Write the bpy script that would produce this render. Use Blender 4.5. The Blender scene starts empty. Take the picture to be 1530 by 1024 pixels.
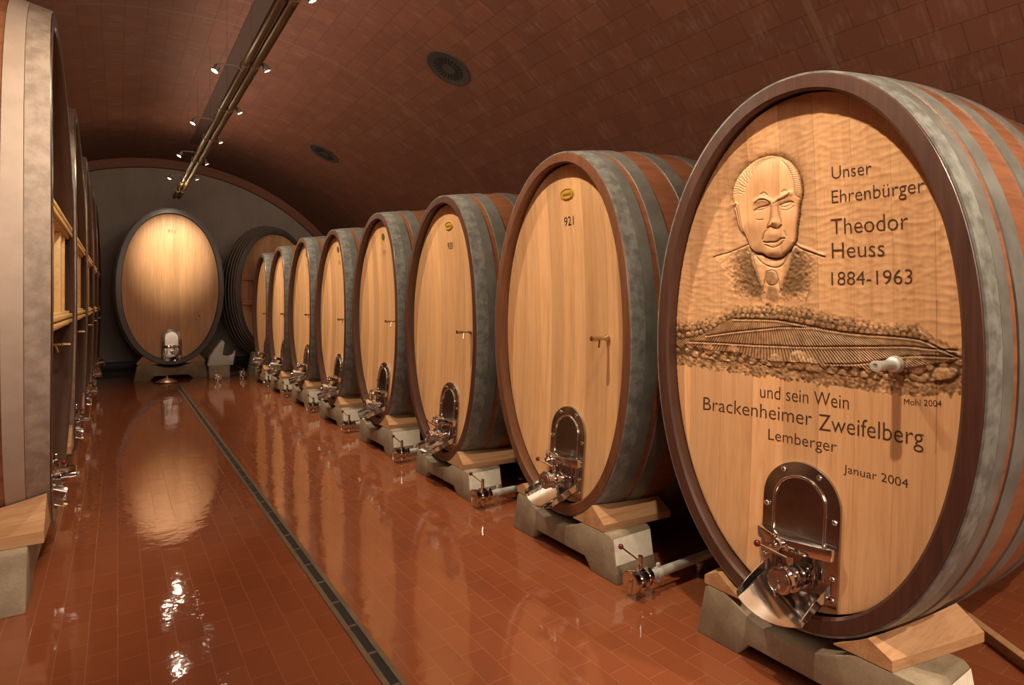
import bpy, bmesh, math, random
import numpy as np
from mathutils import Vector, Matrix

random.seed(7)
rng = np.random.default_rng(11)
SC = bpy.context.scene
COL = SC.collection
R = math.radians

# ------------------------------------------------------------------ camera
EYE = 1.71
FPX = 880.0
THETA = math.atan(589.0 / FPX)
ST, CT = math.sin(THETA), math.cos(THETA)
cam_d = bpy.data.cameras.new('camera')
cam = bpy.data.objects.new('camera', cam_d)
COL.objects.link(cam)
cam.location = (0, 0, EYE)
cam.rotation_euler = (R(90), 0, -THETA)
cam_d.sensor_width = 36
cam_d.lens = 36 * FPX / 1530
cam_d.shift_y = -60 / 1530
cam_d.clip_start = 0.02
SC.camera = cam

# ------------------------------------------------------------------ world, exposure
w = bpy.data.worlds.new('world')
SC.world = w
w.use_nodes = True
w.node_tree.nodes['Background'].inputs[0].default_value = (1.0, 0.75, 0.55, 1)
w.node_tree.nodes['Background'].inputs[1].default_value = 0.02
SC.view_settings.view_transform = 'Standard'
SC.view_settings.look = 'None'
SC.view_settings.gamma = 1.0
SC.view_settings.use_curve_mapping = False
SC.view_settings.exposure = 0.0
WARM = (1.0, 0.82, 0.59)
P_RIGHT, P_LEFT, P_END, P_SPILL = 350, 120, 500, 3
# added soft fill behind the camera, brightening the vault and near casks
al = bpy.data.lights.new('front_fill', 'AREA')
al.shape = 'RECTANGLE'
al.size, al.size_y = 6.5, 1.7
al.energy = 320
al.color = (1.0, 0.80, 0.62)
al_o = bpy.data.objects.new('front_fill', al)
COL.objects.link(al_o)
al_o.location = (1.1, -3.8, 3.75)
al_o.rotation_euler = (R(82), 0, 0)


# ------------------------------------------------------------------ node helpers
def new_mat(name):
    m = bpy.data.materials.new(name)
    m.use_nodes = True
    nt = m.node_tree
    return m, nt, nt.nodes['Principled BSDF']


def N(nt, typ, **kw):
    n = nt.nodes.new(typ)
    for k, v in kw.items():
        if k.startswith('i_'):
            key = k[2:].replace('_', ' ')
            n.inputs[key].default_value = v
        else:
            setattr(n, k, v)
    return n


def L(nt, a, b):
    nt.links.new(a, b)


def ramp(nt, fac, stops):
    r = nt.nodes.new('ShaderNodeValToRGB')
    el = r.color_ramp.elements
    while len(el) > 1:
        el.remove(el[0])
    el[0].position, el[0].color = stops[0][0], (*stops[0][1], 1)
    for p, c in stops[1:]:
        e = el.new(p)
        e.color = (*c, 1)
    L(nt, fac, r.inputs[0])
    return r.outputs[0]


def mth(nt, op, a, b=None, clamp=False):
    n = nt.nodes.new('ShaderNodeMath')
    n.operation = op
    n.use_clamp = clamp
    for i, x in enumerate((a, b)):
        if x is None:
            continue
        if isinstance(x, (int, float)):
            n.inputs[i].default_value = x
        else:
            L(nt, x, n.inputs[i])
    return n.outputs[0]


def mix(nt, fac, a, b, blend='MIX'):
    n = nt.nodes.new('ShaderNodeMix')
    n.data_type = 'RGBA'
    n.blend_type = blend
    for sock, x in ((n.inputs[0], fac), (n.inputs[6], a), (n.inputs[7], b)):
        if isinstance(x, (int, float)):
            sock.default_value = x
        elif isinstance(x, tuple):
            sock.default_value = (*x, 1)
        else:
            L(nt, x, sock)
    return n.outputs[2]


def coords(nt, scale=(1, 1, 1), kind='Object'):
    t = nt.nodes.new('ShaderNodeTexCoord')
    mp = nt.nodes.new('ShaderNodeMapping')
    mp.inputs['Scale'].default_value = scale
    L(nt, t.outputs[kind], mp.inputs[0])
    return t, mp.outputs[0]


def noise(nt, vec, scale, detail=4, rough=0.55, dist=0.0):
    n = nt.nodes.new('ShaderNodeTexNoise')
    n.inputs['Scale'].default_value = scale
    n.inputs['Detail'].default_value = detail
    n.inputs['Roughness'].default_value = rough
    n.inputs['Distortion'].default_value = dist
    L(nt, vec, n.inputs['Vector'])
    return n.outputs['Fac']


def bump(nt, height, strength, dist=0.01, normal=None):
    b = nt.nodes.new('ShaderNodeBump')
    b.inputs['Strength'].default_value = strength
    b.inputs['Distance'].default_value = dist
    L(nt, height, b.inputs['Height'])
    if normal is not None:
        L(nt, normal, b.inputs['Normal'])
    return b.outputs['Normal']


def wood(name, dark, mid, light, axis='z', plank_axis=None, plank=0.13, rough=0.5, var=0.35, coat=0.0,
         stain=False, gouge=False, hue=None):
    """grain runs along `axis`; planks are told apart across `plank_axis`."""
    m, nt, P = new_mat(name)
    sc = {'x': (0.7, 14, 14), 'y': (14, 0.7, 14), 'z': (14, 14, 0.7)}[axis]
    t, v = coords(nt, sc)
    info = nt.nodes.new('ShaderNodeObjectInfo')
    sep = nt.nodes.new('ShaderNodeSeparateXYZ')
    L(nt, t.outputs['Object'], sep.inputs[0])
    off = nt.nodes.new('ShaderNodeVectorMath')
    off.operation = 'ADD'
    L(nt, v, off.inputs[0])
    cmb = nt.nodes.new('ShaderNodeCombineXYZ')
    for i in range(3):
        L(nt, mth(nt, 'MULTIPLY', info.outputs['Random'], 37.0 + i * 11), cmb.inputs[i])
    L(nt, cmb.outputs[0], off.inputs[1])
    base = off.outputs[0]
    if plank_axis:
        idx = mth(nt, 'FLOOR', mth(nt, 'DIVIDE', mth(nt, 'ADD', sep.outputs['XYZ'.index(plank_axis.upper())], 20.03), plank))
        wn = nt.nodes.new('ShaderNodeTexWhiteNoise')
        wn.noise_dimensions = '2D'
        c2 = nt.nodes.new('ShaderNodeCombineXYZ')
        L(nt, idx, c2.inputs[0])
        L(nt, info.outputs['Random'], c2.inputs[1])
        L(nt, c2.outputs[0], wn.inputs['Vector'])
        pv = wn.outputs['Value']
        off2 = nt.nodes.new('ShaderNodeVectorMath')
        off2.operation = 'ADD'
        sc3 = nt.nodes.new('ShaderNodeVectorMath')
        sc3.operation = 'SCALE'
        sc3.inputs['Scale'].default_value = 9.0
        L(nt, wn.outputs['Color'], sc3.inputs[0])
        L(nt, base, off2.inputs[0])
        L(nt, sc3.outputs[0], off2.inputs[1])
        base = off2.outputs[0]
    g = noise(nt, base, 1.6, 6, 0.6, 0.6)
    g2 = noise(nt, base, 7.0, 3, 0.6, 0.2)
    gg = mth(nt, 'ADD', mth(nt, 'MULTIPLY', g, 0.7), mth(nt, 'MULTIPLY', g2, 0.3))
    c = ramp(nt, gg, [(0.30, dark), (0.5, mid), (0.72, light)])
    if plank_axis:
        br = mth(nt, 'ADD', mth(nt, 'MULTIPLY', pv, var), 1 - var * 0.55)
        cb = nt.nodes.new('ShaderNodeCombineColor')
        for i in range(3):
            L(nt, br, cb.inputs[i])
        c = mix(nt, 1.0, c, cb.outputs[0], 'MULTIPLY')
        # seam
        fr = mth(nt, 'FRACT', mth(nt, 'DIVIDE', mth(nt, 'ADD', sep.outputs['XYZ'.index(plank_axis.upper())], 20.03), plank))
        seam = mth(nt, 'LESS_THAN', fr, 0.018)
        c = mix(nt, mth(nt, 'MULTIPLY', seam, 0.35), c, tuple(x * 0.35 for x in dark))
    nrm = bump(nt, g2, 0.08, 0.004)
    if stain:
        a = nt.nodes.new('ShaderNodeAttribute')
        a.attribute_name = 'stain'
        c = mix(nt, a.outputs['Fac'], c, (0.075, 0.036, 0.010))
    L(nt, c, P.inputs['Base Color'])
    P.inputs['Roughness'].default_value = rough
    P.inputs['Coat Weight'].default_value = coat
    P.inputs['Coat Roughness'].default_value = 0.25
    L(nt, nrm, P.inputs['Normal'])
    return m


def metal(name, col, rough, metallic=1.0, mottle=0.0, mscale=8.0, col2=None):
    m, nt, P = new_mat(name)
    t, v = coords(nt)
    n = noise(nt, v, mscale, 6, 0.65)
    if col2 is None:
        col2 = tuple(x * 0.75 for x in col)
    c = ramp(nt, n, [(0.38, col2), (0.62, col)])
    L(nt, c, P.inputs['Base Color'])
    P.inputs['Metallic'].default_value = metallic
    r = mth(nt, 'ADD', mth(nt, 'MULTIPLY', n, mottle), rough - mottle * 0.5)
    L(nt, r, P.inputs['Roughness'])
    return m


def plain(name, col, rough=0.5, metallic=0.0, emit=None, strength=0.0):
    m, nt, P = new_mat(name)
    t, v = coords(nt)
    n = noise(nt, v, 20, 3)
    c = ramp(nt, n, [(0.3, tuple(x * 0.85 for x in col)), (0.7, col)])
    L(nt, c, P.inputs['Base Color'])
    P.inputs['Roughness'].default_value = rough
    P.inputs['Metallic'].default_value = metallic
    if emit:
        P.inputs['Emission Color'].default_value = (*emit, 1)
        P.inputs['Emission Strength'].default_value = strength
    return m


M = {}
M['oak'] = wood('oak_head', (0.46, 0.235, 0.10), (0.57, 0.315, 0.147), (0.65, 0.385, 0.192), 'z', 'y', 0.125, 0.5, 0.30)
M['oak_carved'] = wood('oak_carved_head', (0.50, 0.245, 0.108), (0.62, 0.335, 0.16), (0.69, 0.40, 0.20), 'z', 'y', 0.165, 0.5, 0.34, stain=True)
M['stave'] = wood('stave_wood', (0.14, 0.052, 0.025), (0.22, 0.085, 0.040), (0.29, 0.122, 0.058), 'x', None, 0.13, 0.38, 0.3, 0.3)
M['chime'] = wood('chime_wood', (0.042, 0.016, 0.011), (0.066, 0.026, 0.017), (0.095, 0.038, 0.024), 'z', None, 0.1, 0.42, 0.3, 0.25)
M['chime_dark'] = wood('chime_wood_dark', (0.026, 0.013, 0.010), (0.04, 0.019, 0.014), (0.055, 0.026, 0.018), 'z', None, 0.1, 0.36, 0.3, 0.35)
M['chime_red'] = wood('chime_wood_reddish', (0.085, 0.032, 0.015), (0.13, 0.048, 0.022), (0.18, 0.07, 0.032), 'z', None, 0.1, 0.42, 0.3, 0.25)
M['galv'] = metal('galvanised_steel', (0.27, 0.275, 0.25), 0.5, 0.4, 0.25, 16.0, (0.15, 0.152, 0.137))
M['galv_pink'] = metal('galvanised_hoop_warmlit', (0.36, 0.285, 0.235), 0.55, 0.2, 0.2, 12.0, (0.24, 0.185, 0.15))  # warm lamp light and floor reflection tinted into the left hoops' colour
M['hoop_pink'] = metal('smooth_hoop_warmlit', (0.44, 0.345, 0.285), 0.5, 0.2, 0.1, 4.0, (0.38, 0.295, 0.24))  # same warm light mixed into the smooth hoops' colour
M['hoop'] = metal('dark_hoop_steel', (0.21, 0.21, 0.19), 0.45, 0.4, 0.2, 6.0, (0.155, 0.152, 0.137))
M['steel'] = metal('stainless_steel', (0.80, 0.80, 0.79), 0.09, 1.0, 0.06, 5.0, (0.68, 0.67, 0.66))
M['steel_dull'] = metal('brushed_steel_plate', (0.50, 0.46, 0.42), 0.2, 1.0, 0.1, 3.0, (0.36, 0.32, 0.29))
M['tube'] = metal('satin_tube', (0.80, 0.77, 0.70), 0.42, 0.55, 0.05, 5.0)
M['brass'] = metal('brass_tap', (0.62, 0.52, 0.33), 0.22, 1.0, 0.05, 5.0)
M['bronze'] = metal('bronze_conduit', (0.20, 0.14, 0.065), 0.45, 0.6, 0.15, 3.0)
M['bronze2'] = metal('bronze_collar', (0.26, 0.18, 0.11), 0.45, 0.6, 0.15, 3.0)
M['tray'] = plain('dark_cable_tray', (0.045, 0.035, 0.028), 0.5)
M['ruby'] = plain('maroon_knob', (0.12, 0.012, 0.02), 0.18)
M['cream'] = plain('cream_panel', (0.88, 0.83, 0.68), 0.6)
M['black'] = plain('black_paint', (0.012, 0.008, 0.006), 0.6)
M['engrave'] = plain('engraved_letter_stain', (0.07, 0.025, 0.008), 0.7)
M['gold'] = plain('gold_plaque', (0.62, 0.36, 0.06), 0.4, 0.2)
M['golddark'] = plain('gold_plaque_relief', (0.33, 0.17, 0.02), 0.45, 0.2)
M['darkplaque'] = plain('dark_plaque', (0.10, 0.075, 0.04), 0.45)
M['fadednum'] = plain('faded_number_paint', (0.22, 0.11, 0.03), 0.6)
M['wedge'] = wood('wedge_timber', (0.30, 0.14, 0.06), (0.42, 0.225, 0.105), (0.52, 0.31, 0.16), 'x', None, 0.1, 0.6)
M['batten'] = wood('pale_batten', (0.46, 0.28, 0.10), (0.56, 0.36, 0.14), (0.64, 0.44, 0.2), 'y', None, 0.1, 0.5)
M['brace'] = wood('brace_board', (0.30, 0.13, 0.055), (0.42, 0.19, 0.08), (0.5, 0.25, 0.11), 'z', None, 0.1, 0.5)
M['bulb'] = plain('lamp_glass', (1, 0.95, 0.85), 0.3, 0, (1.0, 0.93, 0.8), 40.0)
M['lamp_body'] = plain('lamp_housing', (0.35, 0.3, 0.26), 0.35, 0.6)
M['palegrey'] = plain('pale_grey_plastic', (0.5, 0.48, 0.43), 0.45)
M['vent'] = plain('vent_grey', (0.095, 0.08, 0.066), 0.5, 0.2)
M['slot'] = plain('dark_slot', (0.012, 0.010, 0.009), 0.7)
M['drainframe'] = metal('drain_frame', (0.30, 0.24, 0.17), 0.35, 0.7, 0.15, 6)


def concrete():
    m, nt, P = new_mat('concrete')
    t, v = coords(nt)
    n1 = noise(nt, v, 5, 6, 0.6)
    n2 = noise(nt, v, 60, 3, 0.6)
    s = mth(nt, 'ADD', mth(nt, 'MULTIPLY', n1, 0.75), mth(nt, 'MULTIPLY', n2, 0.25))
    c = ramp(nt, s, [(0.35, (0.19, 0.14, 0.09)), (0.55, (0.28, 0.22, 0.15)), (0.7, (0.36, 0.30, 0.215))])
    L(nt, c, P.inputs['Base Color'])
    P.inputs['Roughness'].default_value = 0.75
    L(nt, bump(nt, n2, 0.15, 0.004), P.inputs['Normal'])
    return m


M['concrete'] = concrete()


def floor_mat():
    m, nt, P = new_mat('wet_clay_tiles')
    t, v = coords(nt)
    sep = nt.nodes.new('ShaderNodeSeparateXYZ')
    L(nt, t.outputs['Object'], sep.inputs[0])
    cmb = nt.nodes.new('ShaderNodeCombineXYZ')
    L(nt, sep.outputs['Y'], cmb.inputs[0])
    L(nt, sep.outputs['X'], cmb.inputs[1])
    b = nt.nodes.new('ShaderNodeTexBrick')
    b.offset = 0.5
    b.inputs['Scale'].default_value = 1.0
    b.inputs['Brick Width'].default_value = 0.25
    b.inputs['Row Height'].default_value = 0.125
    b.inputs['Mortar Size'].default_value = 0.0016
    b.inputs['Mortar Smooth'].default_value = 0.3
    b.inputs['Color1'].default_value = (0.21, 0.06, 0.025, 1)
    b.inputs['Color2'].default_value = (0.245, 0.073, 0.03, 1)
    b.inputs['Mortar'].default_value = (0.32, 0.135, 0.07, 1)
    b.inputs['Bias'].default_value = -0.1
    L(nt, cmb.outputs[0], b.inputs['Vector'])
    n1 = noise(nt, v, 1.3, 5, 0.6)
    c = mix(nt, mth(nt, 'MULTIPLY', n1, 0.5), b.outputs['Color'], (0.23, 0.072, 0.029))
    L(nt, c, P.inputs['Base Color'])
    # damp film: some patches glassy, some rougher
    n2 = noise(nt, v, 0.9, 4, 0.6)
    rr = ramp(nt, n2, [(0.36, (0.025, 0.025, 0.025)), (0.66, (0.07, 0.07, 0.07))])
    L(nt, rr, P.inputs['Roughness'])
    P.inputs['IOR'].default_value = 1.75
    wob = noise(nt, v, 5.5, 3, 0.5, 0.4)
    nb = bump(nt, wob, 0.10, 0.02)
    wob2 = noise(nt, v, 26, 2, 0.5)
    nb = bump(nt, wob2, 0.06, 0.006, nb)
    inv = mth(nt, 'SUBTRACT', 1.0, b.outputs['Fac'])
    nb = bump(nt, inv, 0.25, 0.002, nb)
    L(nt, nb, P.inputs['Normal'])
    return m


def vault_mat():
    m, nt, P = new_mat('vault_clay_blocks')
    uv = nt.nodes.new('ShaderNodeUVMap')
    b = nt.nodes.new('ShaderNodeTexBrick')
    b.offset = 0.5
    b.inputs['Scale'].default_value = 1.0
    b.inputs['Brick Width'].default_value = 0.33
    b.inputs['Row Height'].default_value = 0.25
    b.inputs['Mortar Size'].default_value = 0.004
    b.inputs['Mortar Smooth'].default_value = 0.2
    b.inputs['Color1'].default_value = (0.215, 0.085, 0.052, 1)
    b.inputs['Color2'].default_value = (0.285, 0.112, 0.064, 1)
    b.inputs['Mortar'].default_value = (0.12, 0.055, 0.033, 1)
    L(nt, uv.outputs[0], b.inputs['Vector'])
    mp = nt.nodes.new('ShaderNodeMapping')
    mp.inputs['Scale'].default_value = (26, 3, 1)
    L(nt, uv.outputs[0], mp.inputs[0])
    st = noise(nt, mp.outputs[0], 1.0, 4, 0.6)
    n1 = noise(nt, uv.outputs[0], 0.8, 5, 0.6)
    n3 = noise(nt, uv.outputs[0], 4.0, 4, 0.65)
    c = mix(nt, mth(nt, 'MULTIPLY', n1, 0.6), b.outputs['Color'], (0.24, 0.10, 0.062))
    f = ramp(nt, mth(nt, 'MULTIPLY', st, n3), [(0.27, (0, 0, 0)), (0.41, (0.42, 0.42, 0.42))])
    c = mix(nt, f, c, (0.42, 0.26, 0.2))
    # a few broad plaster joints running across the vault
    sep = nt.nodes.new('ShaderNodeSeparateXYZ')
    L(nt, uv.outputs[0], sep.inputs[0])
    fr = mth(nt, 'FRACT', mth(nt, 'DIVIDE', mth(nt, 'ADD', sep.outputs['X'], 40 - 4.63), 6.0))
    j = mth(nt, 'LESS_THAN', fr, 0.009)
    c = mix(nt, mth(nt, 'MULTIPLY', j, 0.55), c, (0.30, 0.18, 0.12))
    L(nt, c, P.inputs['Base Color'])
    P.inputs['Roughness'].default_value = 0.6
    nb = bump(nt, st, 0.12, 0.004)
    inv = mth(nt, 'SUBTRACT', 1.0, b.outputs['Fac'])
    L(nt, bump(nt, inv, 0.5, 0.004, nb), P.inputs['Normal'])
    return m


def plaster():
    m, nt, P = new_mat('grey_plaster')
    t, v = coords(nt, (1, 1, 0.35))
    n1 = noise(nt, v, 2.2, 6, 0.6)
    c = ramp(nt, n1, [(0.3, (0.44, 0.37, 0.31)), (0.7, (0.54, 0.47, 0.41))])
    L(nt, c, P.inputs['Base Color'])
    P.inputs['Roughness'].default_value = 0.8
    return m


M['floor'] = floor_mat()
M['vault'] = vault_mat()
M['plaster'] = plaster()
M['archband'] = plain('arch_band_clay', (0.40, 0.17, 0.11), 0.7)
M['kerb'] = plain('dark_kerb', (0.06, 0.05, 0.045), 0.5)
M['strip'] = plain('painted_conduit_shadow', (0.10, 0.055, 0.038), 0.7)  # conduits' shadow on the vault, put into the colour


# ------------------------------------------------------------------ mesh builder
class MB:
    def __init__(self):
        self.v, self.f, self.mi = [], [], []

    def add(self, verts, faces, mi=0):
        o = len(self.v)
        self.v += [tuple(p) for p in verts]
        for f in faces:
            self.f.append(tuple(i + o for i in f))
            self.mi.append(mi)
        return self

    def box(self, c, s, bev=0.0, rot=None, mi=0):
        if bev <= 0:
            vs = [Vector((sx * s[0] / 2, sy * s[1] / 2, sz * s[2] / 2)) for sx in (-1, 1) for sy in (-1, 1) for sz in (-1, 1)]
            fs = [(0, 1, 3, 2), (4, 6, 7, 5), (0, 4, 5, 1), (2, 3, 7, 6), (0, 2, 6, 4), (1, 5, 7, 3)]
        else:
            bm = bmesh.new()
            bmesh.ops.create_cube(bm, size=1)
            for q in bm.verts:
                q.co = Vector((q.co.x * s[0], q.co.y * s[1], q.co.z * s[2]))
            bmesh.ops.bevel(bm, geom=bm.edges[:], offset=bev, segments=2, affect='EDGES', profile=0.5)
            bm.verts.index_update()
            vs = [q.co.copy() for q in bm.verts]
            fs = [tuple(q.index for q in f.verts) for f in bm.faces]
            bm.free()
        if rot is not None:
            vs = [rot @ q for q in vs]
        c = Vector(c)
        return self.add([q + c for q in vs], fs, mi)

    def lathe(self, p0, axis, prof, seg=24, caps=True, mi=0):
        """prof: list of (distance along axis, radius)."""
        a = Vector(axis).normalized()
        u = a.orthogonal().normalized()
        b = a.cross(u)
        vs, fs = [], []
        n = len(prof)
        for (d, r) in prof:
            for k in range(seg):
                t = 2 * math.pi * k / seg
                vs.append(Vector(p0) + a * d + (u * math.cos(t) + b * math.sin(t)) * r)
        for i in range(n - 1):
            for k in range(seg):
                k2 = (k + 1) % seg
                fs.append((i * seg + k, i * seg + k2, (i + 1) * seg + k2, (i + 1) * seg + k))
        if caps:
            fs.append(tuple(range(seg - 1, -1, -1)))
            fs.append(tuple((n - 1) * seg + k for k in range(seg)))
        return self.add(vs, fs, mi)

    def cyl(self, p0, p1, r0, r1=None, seg=20, mi=0):
        d = Vector(p1) - Vector(p0)
        return self.lathe(p0, d, [(0, r0), (d.length, r1 if r1 is not None else r0)], seg, True, mi)

    def ball(self, c, r, seg=16, mi=0):
        prof = [(r - r * math.cos(math.pi * i / 10), max(1e-4, r * math.sin(math.pi * i / 10))) for i in range(11)]
        return self.lathe(Vector(c) - Vector((0, 0, r)), (0, 0, 1), prof, seg, True, mi)

    def tube(self, pts, r, seg=10, mi=0):
        pts = [Vector(p) for p in pts]
        vs, fs = [], []
        up = None
        for i, p in enumerate(pts):
            t = (pts[min(i + 1, len(pts) - 1)] - pts[max(i - 1, 0)]).normalized()
            if up is None:
                up = t.orthogonal().normalized()
            else:
                up = (up - t * up.dot(t)).normalized()
            b = t.cross(up)
            for k in range(seg):
                a = 2 * math.pi * k / seg
                vs.append(p + (up * math.cos(a) + b * math.sin(a)) * r)
        n = len(pts)
        for i in range(n - 1):
            for k in range(seg):
                k2 = (k + 1) % seg
                fs.append((i * seg + k, i * seg + k2, (i + 1) * seg + k2, (i + 1) * seg + k))
        fs.append(tuple(range(seg - 1, -1, -1)))
        fs.append(tuple((n - 1) * seg + k for k in range(seg)))
        return self.add(vs, fs, mi)

    def prism(self, poly, place, lo, hi, mi=0):
        """extrude a 2-D polygon; place(a, b, h) gives the 3-D point."""
        n = len(poly)
        vs = [place(a, b, lo) for a, b in poly] + [place(a, b, hi) for a, b in poly]
        fs = [tuple(range(n)), tuple(range(2 * n - 1, n - 1, -1))]
        for i in range(n):
            j = (i + 1) % n
            fs.append((i, i + n, j + n, j))
        return self.add(vs, fs, mi)

    def build(self, name, mat, parent=None, smooth=35, bevel=0.0):
        me = bpy.data.meshes.new(name)
        me.from_pydata([tuple(p) for p in self.v], [], self.f)
        mats = mat if isinstance(mat, (list, tuple)) else [mat]
        for q in mats:
            me.materials.append(q)
        me.polygons.foreach_set('material_index', self.mi)
        bm = bmesh.new()
        bm.from_mesh(me)
        if bevel > 0:
            bmesh.ops.remove_doubles(bm, verts=bm.verts[:], dist=1e-5)
            es = [e for e in bm.edges if len(e.link_faces) == 2 and e.calc_face_angle(0) > R(25)]
            bmesh.ops.bevel(bm, geom=es, offset=bevel, segments=2, affect='EDGES', profile=0.5, clamp_overlap=True)
        bmesh.ops.recalc_face_normals(bm, faces=bm.faces[:])
        bm.to_mesh(me)
        bm.free()
        if smooth:
            me.polygons.foreach_set('use_smooth', [True] * len(me.polygons))
            me.set_sharp_from_angle(angle=R(smooth))
        me.update()
        o = bpy.data.objects.new(name, me)
        COL.objects.link(o)
        if parent is not None:
            o.parent = parent
        return o


def tag(o, label, cat, group=None):
    o['label'] = label
    o['category'] = cat
    if group:
        o['group'] = group
    return o


def struct(o):
    o['kind'] = 'structure'
    return o


def thing(name, label, cat, loc=(0, 0, 0), rz=0.0, group=None):
    o = bpy.data.objects.new(name, None)
    o.empty_display_size = 0.1
    COL.objects.link(o)
    o.location = loc
    o.rotation_euler = (0, 0, rz)
    return tag(o, label, cat, group)


def copy_children(src, dst):
    for ch in list(src.children):
        c = ch.copy()
        COL.objects.link(c)
        c.parent = dst
        copy_children(ch, c)


# ------------------------------------------------------------------ the room
VX, VZ, VR = 1.1, -0.1, 5.55
Y0, Y1 = -4.0, 18.0


def vault_z(x):
    return VZ + math.sqrt(max(0, VR * VR - (x - VX) ** 2))


def build_room():
    f = MB()
    f.add([(VX - 5.7, Y0, 0), (VX + 5.7, Y0, 0), (VX + 5.7, Y1, 0), (VX - 5.7, Y1, 0)], [(0, 1, 2, 3)])
    struct(f.build('floor', M['floor'], smooth=0))
    # vault with arc-length UVs
    n = 96
    a0 = math.asin(-VZ / VR)
    angs = [a0 + (math.pi - 2 * a0) * i / n for i in range(n + 1)]
    ys = np.linspace(Y0, Y1, 12)
    vs, fs, uvs = [], [], []
    for y in ys:
        for a in angs:
            vs.append((VX + VR * math.cos(a), y, VZ + VR * math.sin(a)))
    for i in range(len(ys) - 1):
        for k in range(n):
            q = (i * (n + 1) + k, i * (n + 1) + k + 1, (i + 1) * (n + 1) + k + 1, (i + 1) * (n + 1) + k)
            fs.append(q)
            for (ii, kk) in ((i, k), (i, k + 1), (i + 1, k + 1), (i + 1, k)):
                uvs += [ys[ii] + 40, VR * angs[kk]]
    me = bpy.data.meshes.new('ceiling')
    me.from_pydata(vs, [], fs)
    ul = me.uv_layers.new(name='UVMap')
    ul.data.foreach_set('uv', uvs)
    me.materials.append(M['vault'])
    me.polygons.foreach_set('use_smooth', [True] * len(me.polygons))
    o = bpy.data.objects.new('ceiling', me)
    COL.objects.link(o)
    struct(o)
    # end walls: half discs
    for nm, y in (('wall_back', Y1), ('wall_front', Y0)):
        b = MB()
        pts = [(VX + VR * math.cos(a), y, VZ + VR * math.sin(a)) for a in angs]
        b.add(pts, [tuple(range(len(pts)))])
        struct(b.build(nm, M['plaster'], smooth=0))
    # arch band against the back wall
    b = MB()
    r1, r0 = VR + 0.0, VR - 0.22
    vs, fs = [], []
    for a in angs:
        for (r, y) in ((r0, Y1 - 0.16), (r1, Y1 - 0.16), (r0, Y1), (r1, Y1)):
            vs.append((VX + r * math.cos(a), y, VZ + r * math.sin(a)))
    for i in range(len(angs) - 1):
        p, q = i * 4, i * 4 + 4
        fs += [(p, q, q + 1, p + 1), (p + 2, p, q, q + 2)]
    b.add(vs, fs)
    struct(b.build('trim_1', M['archband']))
    b = MB()
    b.box((VX, Y1 - 0.10, 0.10), (10.9, 0.2, 0.2), 0.01)
    struct(b.build('baseboard_back', M['kerb']))
    # thin dark sheet painting the conduits' shadow along the crown of the vault
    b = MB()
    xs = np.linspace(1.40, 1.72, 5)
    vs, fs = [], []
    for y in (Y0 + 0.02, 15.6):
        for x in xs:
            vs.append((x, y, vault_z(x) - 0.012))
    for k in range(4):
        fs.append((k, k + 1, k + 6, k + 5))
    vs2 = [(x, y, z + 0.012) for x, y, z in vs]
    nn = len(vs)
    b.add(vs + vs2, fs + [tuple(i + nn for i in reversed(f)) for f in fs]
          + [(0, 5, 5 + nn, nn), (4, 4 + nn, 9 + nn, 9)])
    struct(b.build('conduit_shadow_strip', M['strip']))


build_room()


def build_drain():
    root = thing('floor_drain', 'long narrow slotted metal drain channel let into the red tile floor', 'drain', (1.03, 5.4, 0))
    b = MB()
    y0, y1 = -4.0, 8.4
    for s in (-1, 1):
        b.box((s * 0.034, (y0 + y1) / 2, 0.003), (0.026, y1 - y0, 0.006))
    b.build('frame', M['drainframe'], root, 0)
    b = MB()
    b.box((0, (y0 + y1) / 2, 0.001), (0.05, y1 - y0, 0.002))
    b.build('slot', M['slot'], root, 0)
    y = y0 + 0.2
    b = MB()
    while y < y1:
        b.box((0, y, 0.0035), (0.046, 0.012, 0.005))
        y += 0.29
    o = b.build('cross_bar', M['drainframe'], root, 0)
    o['kind'] = 'stuff'


build_drain()


# ------------------------------------------------------------------ casks
def sgn_pow(c, p):
    return math.copysign(abs(c) ** p, c)


class Cask:
    """local frame: x into the cask from the front rim, y to the viewer's left, z up from the lowest rim point."""

    def __init__(s, W, H, Ln, B, By=0.04, n=2.1, bow=0.04, recess=0.08, dish=0.10, chime=0.085):
        s.W, s.H, s.L, s.B, s.n, s.bow, s.recess, s.dish, s.chime = W, H, Ln, B, n, bow, recess, dish, chime
        s.a, s.b = W / 2, H / 2
        s.ky = By / B

    def bulge(s, x):
        t = 2 * x / s.L - 1
        return s.B * (1 - t * t)

    def pt(s, ang, x, inset=0.0):
        p = 2 / s.n
        e = s.bulge(max(0, x)) - inset
        y = (s.a + s.bulge(max(0, x)) * s.ky - inset) * sgn_pow(math.cos(ang), p)
        z = (s.b + e) * sgn_pow(math.sin(ang), p)
        zz = max(-1, min(1, z / s.b))
        fade = max(0.0, 1 - max(0, x) / 0.9)
        return (x + s.bow * zz * zz * fade, y, z + s.b)

    def rho2(s, y, z):
        ai, bi = s.a - s.chime, s.b - s.chime
        return (abs(y) / ai) ** s.n + (abs(z) / bi) ** s.n

    def head_x(s, y, zl):
        z = zl - s.b
        ai, bi = s.a - s.chime, s.b - s.chime
        r2 = min(1.02, (y / ai) ** 2 + (z / bi) ** 2)
        return s.recess + s.bow * (z / s.b) ** 2 + s.dish * (1 - r2)

    def ring(s, sections, seg=120, close=False):
        vs, fs = [], []
        m = len(sections)
        for (x, ins) in sections:
            for k in range(seg):
                vs.append(s.pt(2 * math.pi * k / seg, x, ins))
        for i in range(m - 1 + (1 if close else 0)):
            i2 = (i + 1) % m
            for k in range(seg):
                k2 = (k + 1) % seg
                fs.append((i * seg + k, i * seg + k2, i2 * seg + k2, i2 * seg + k))
        return vs, fs


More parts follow.
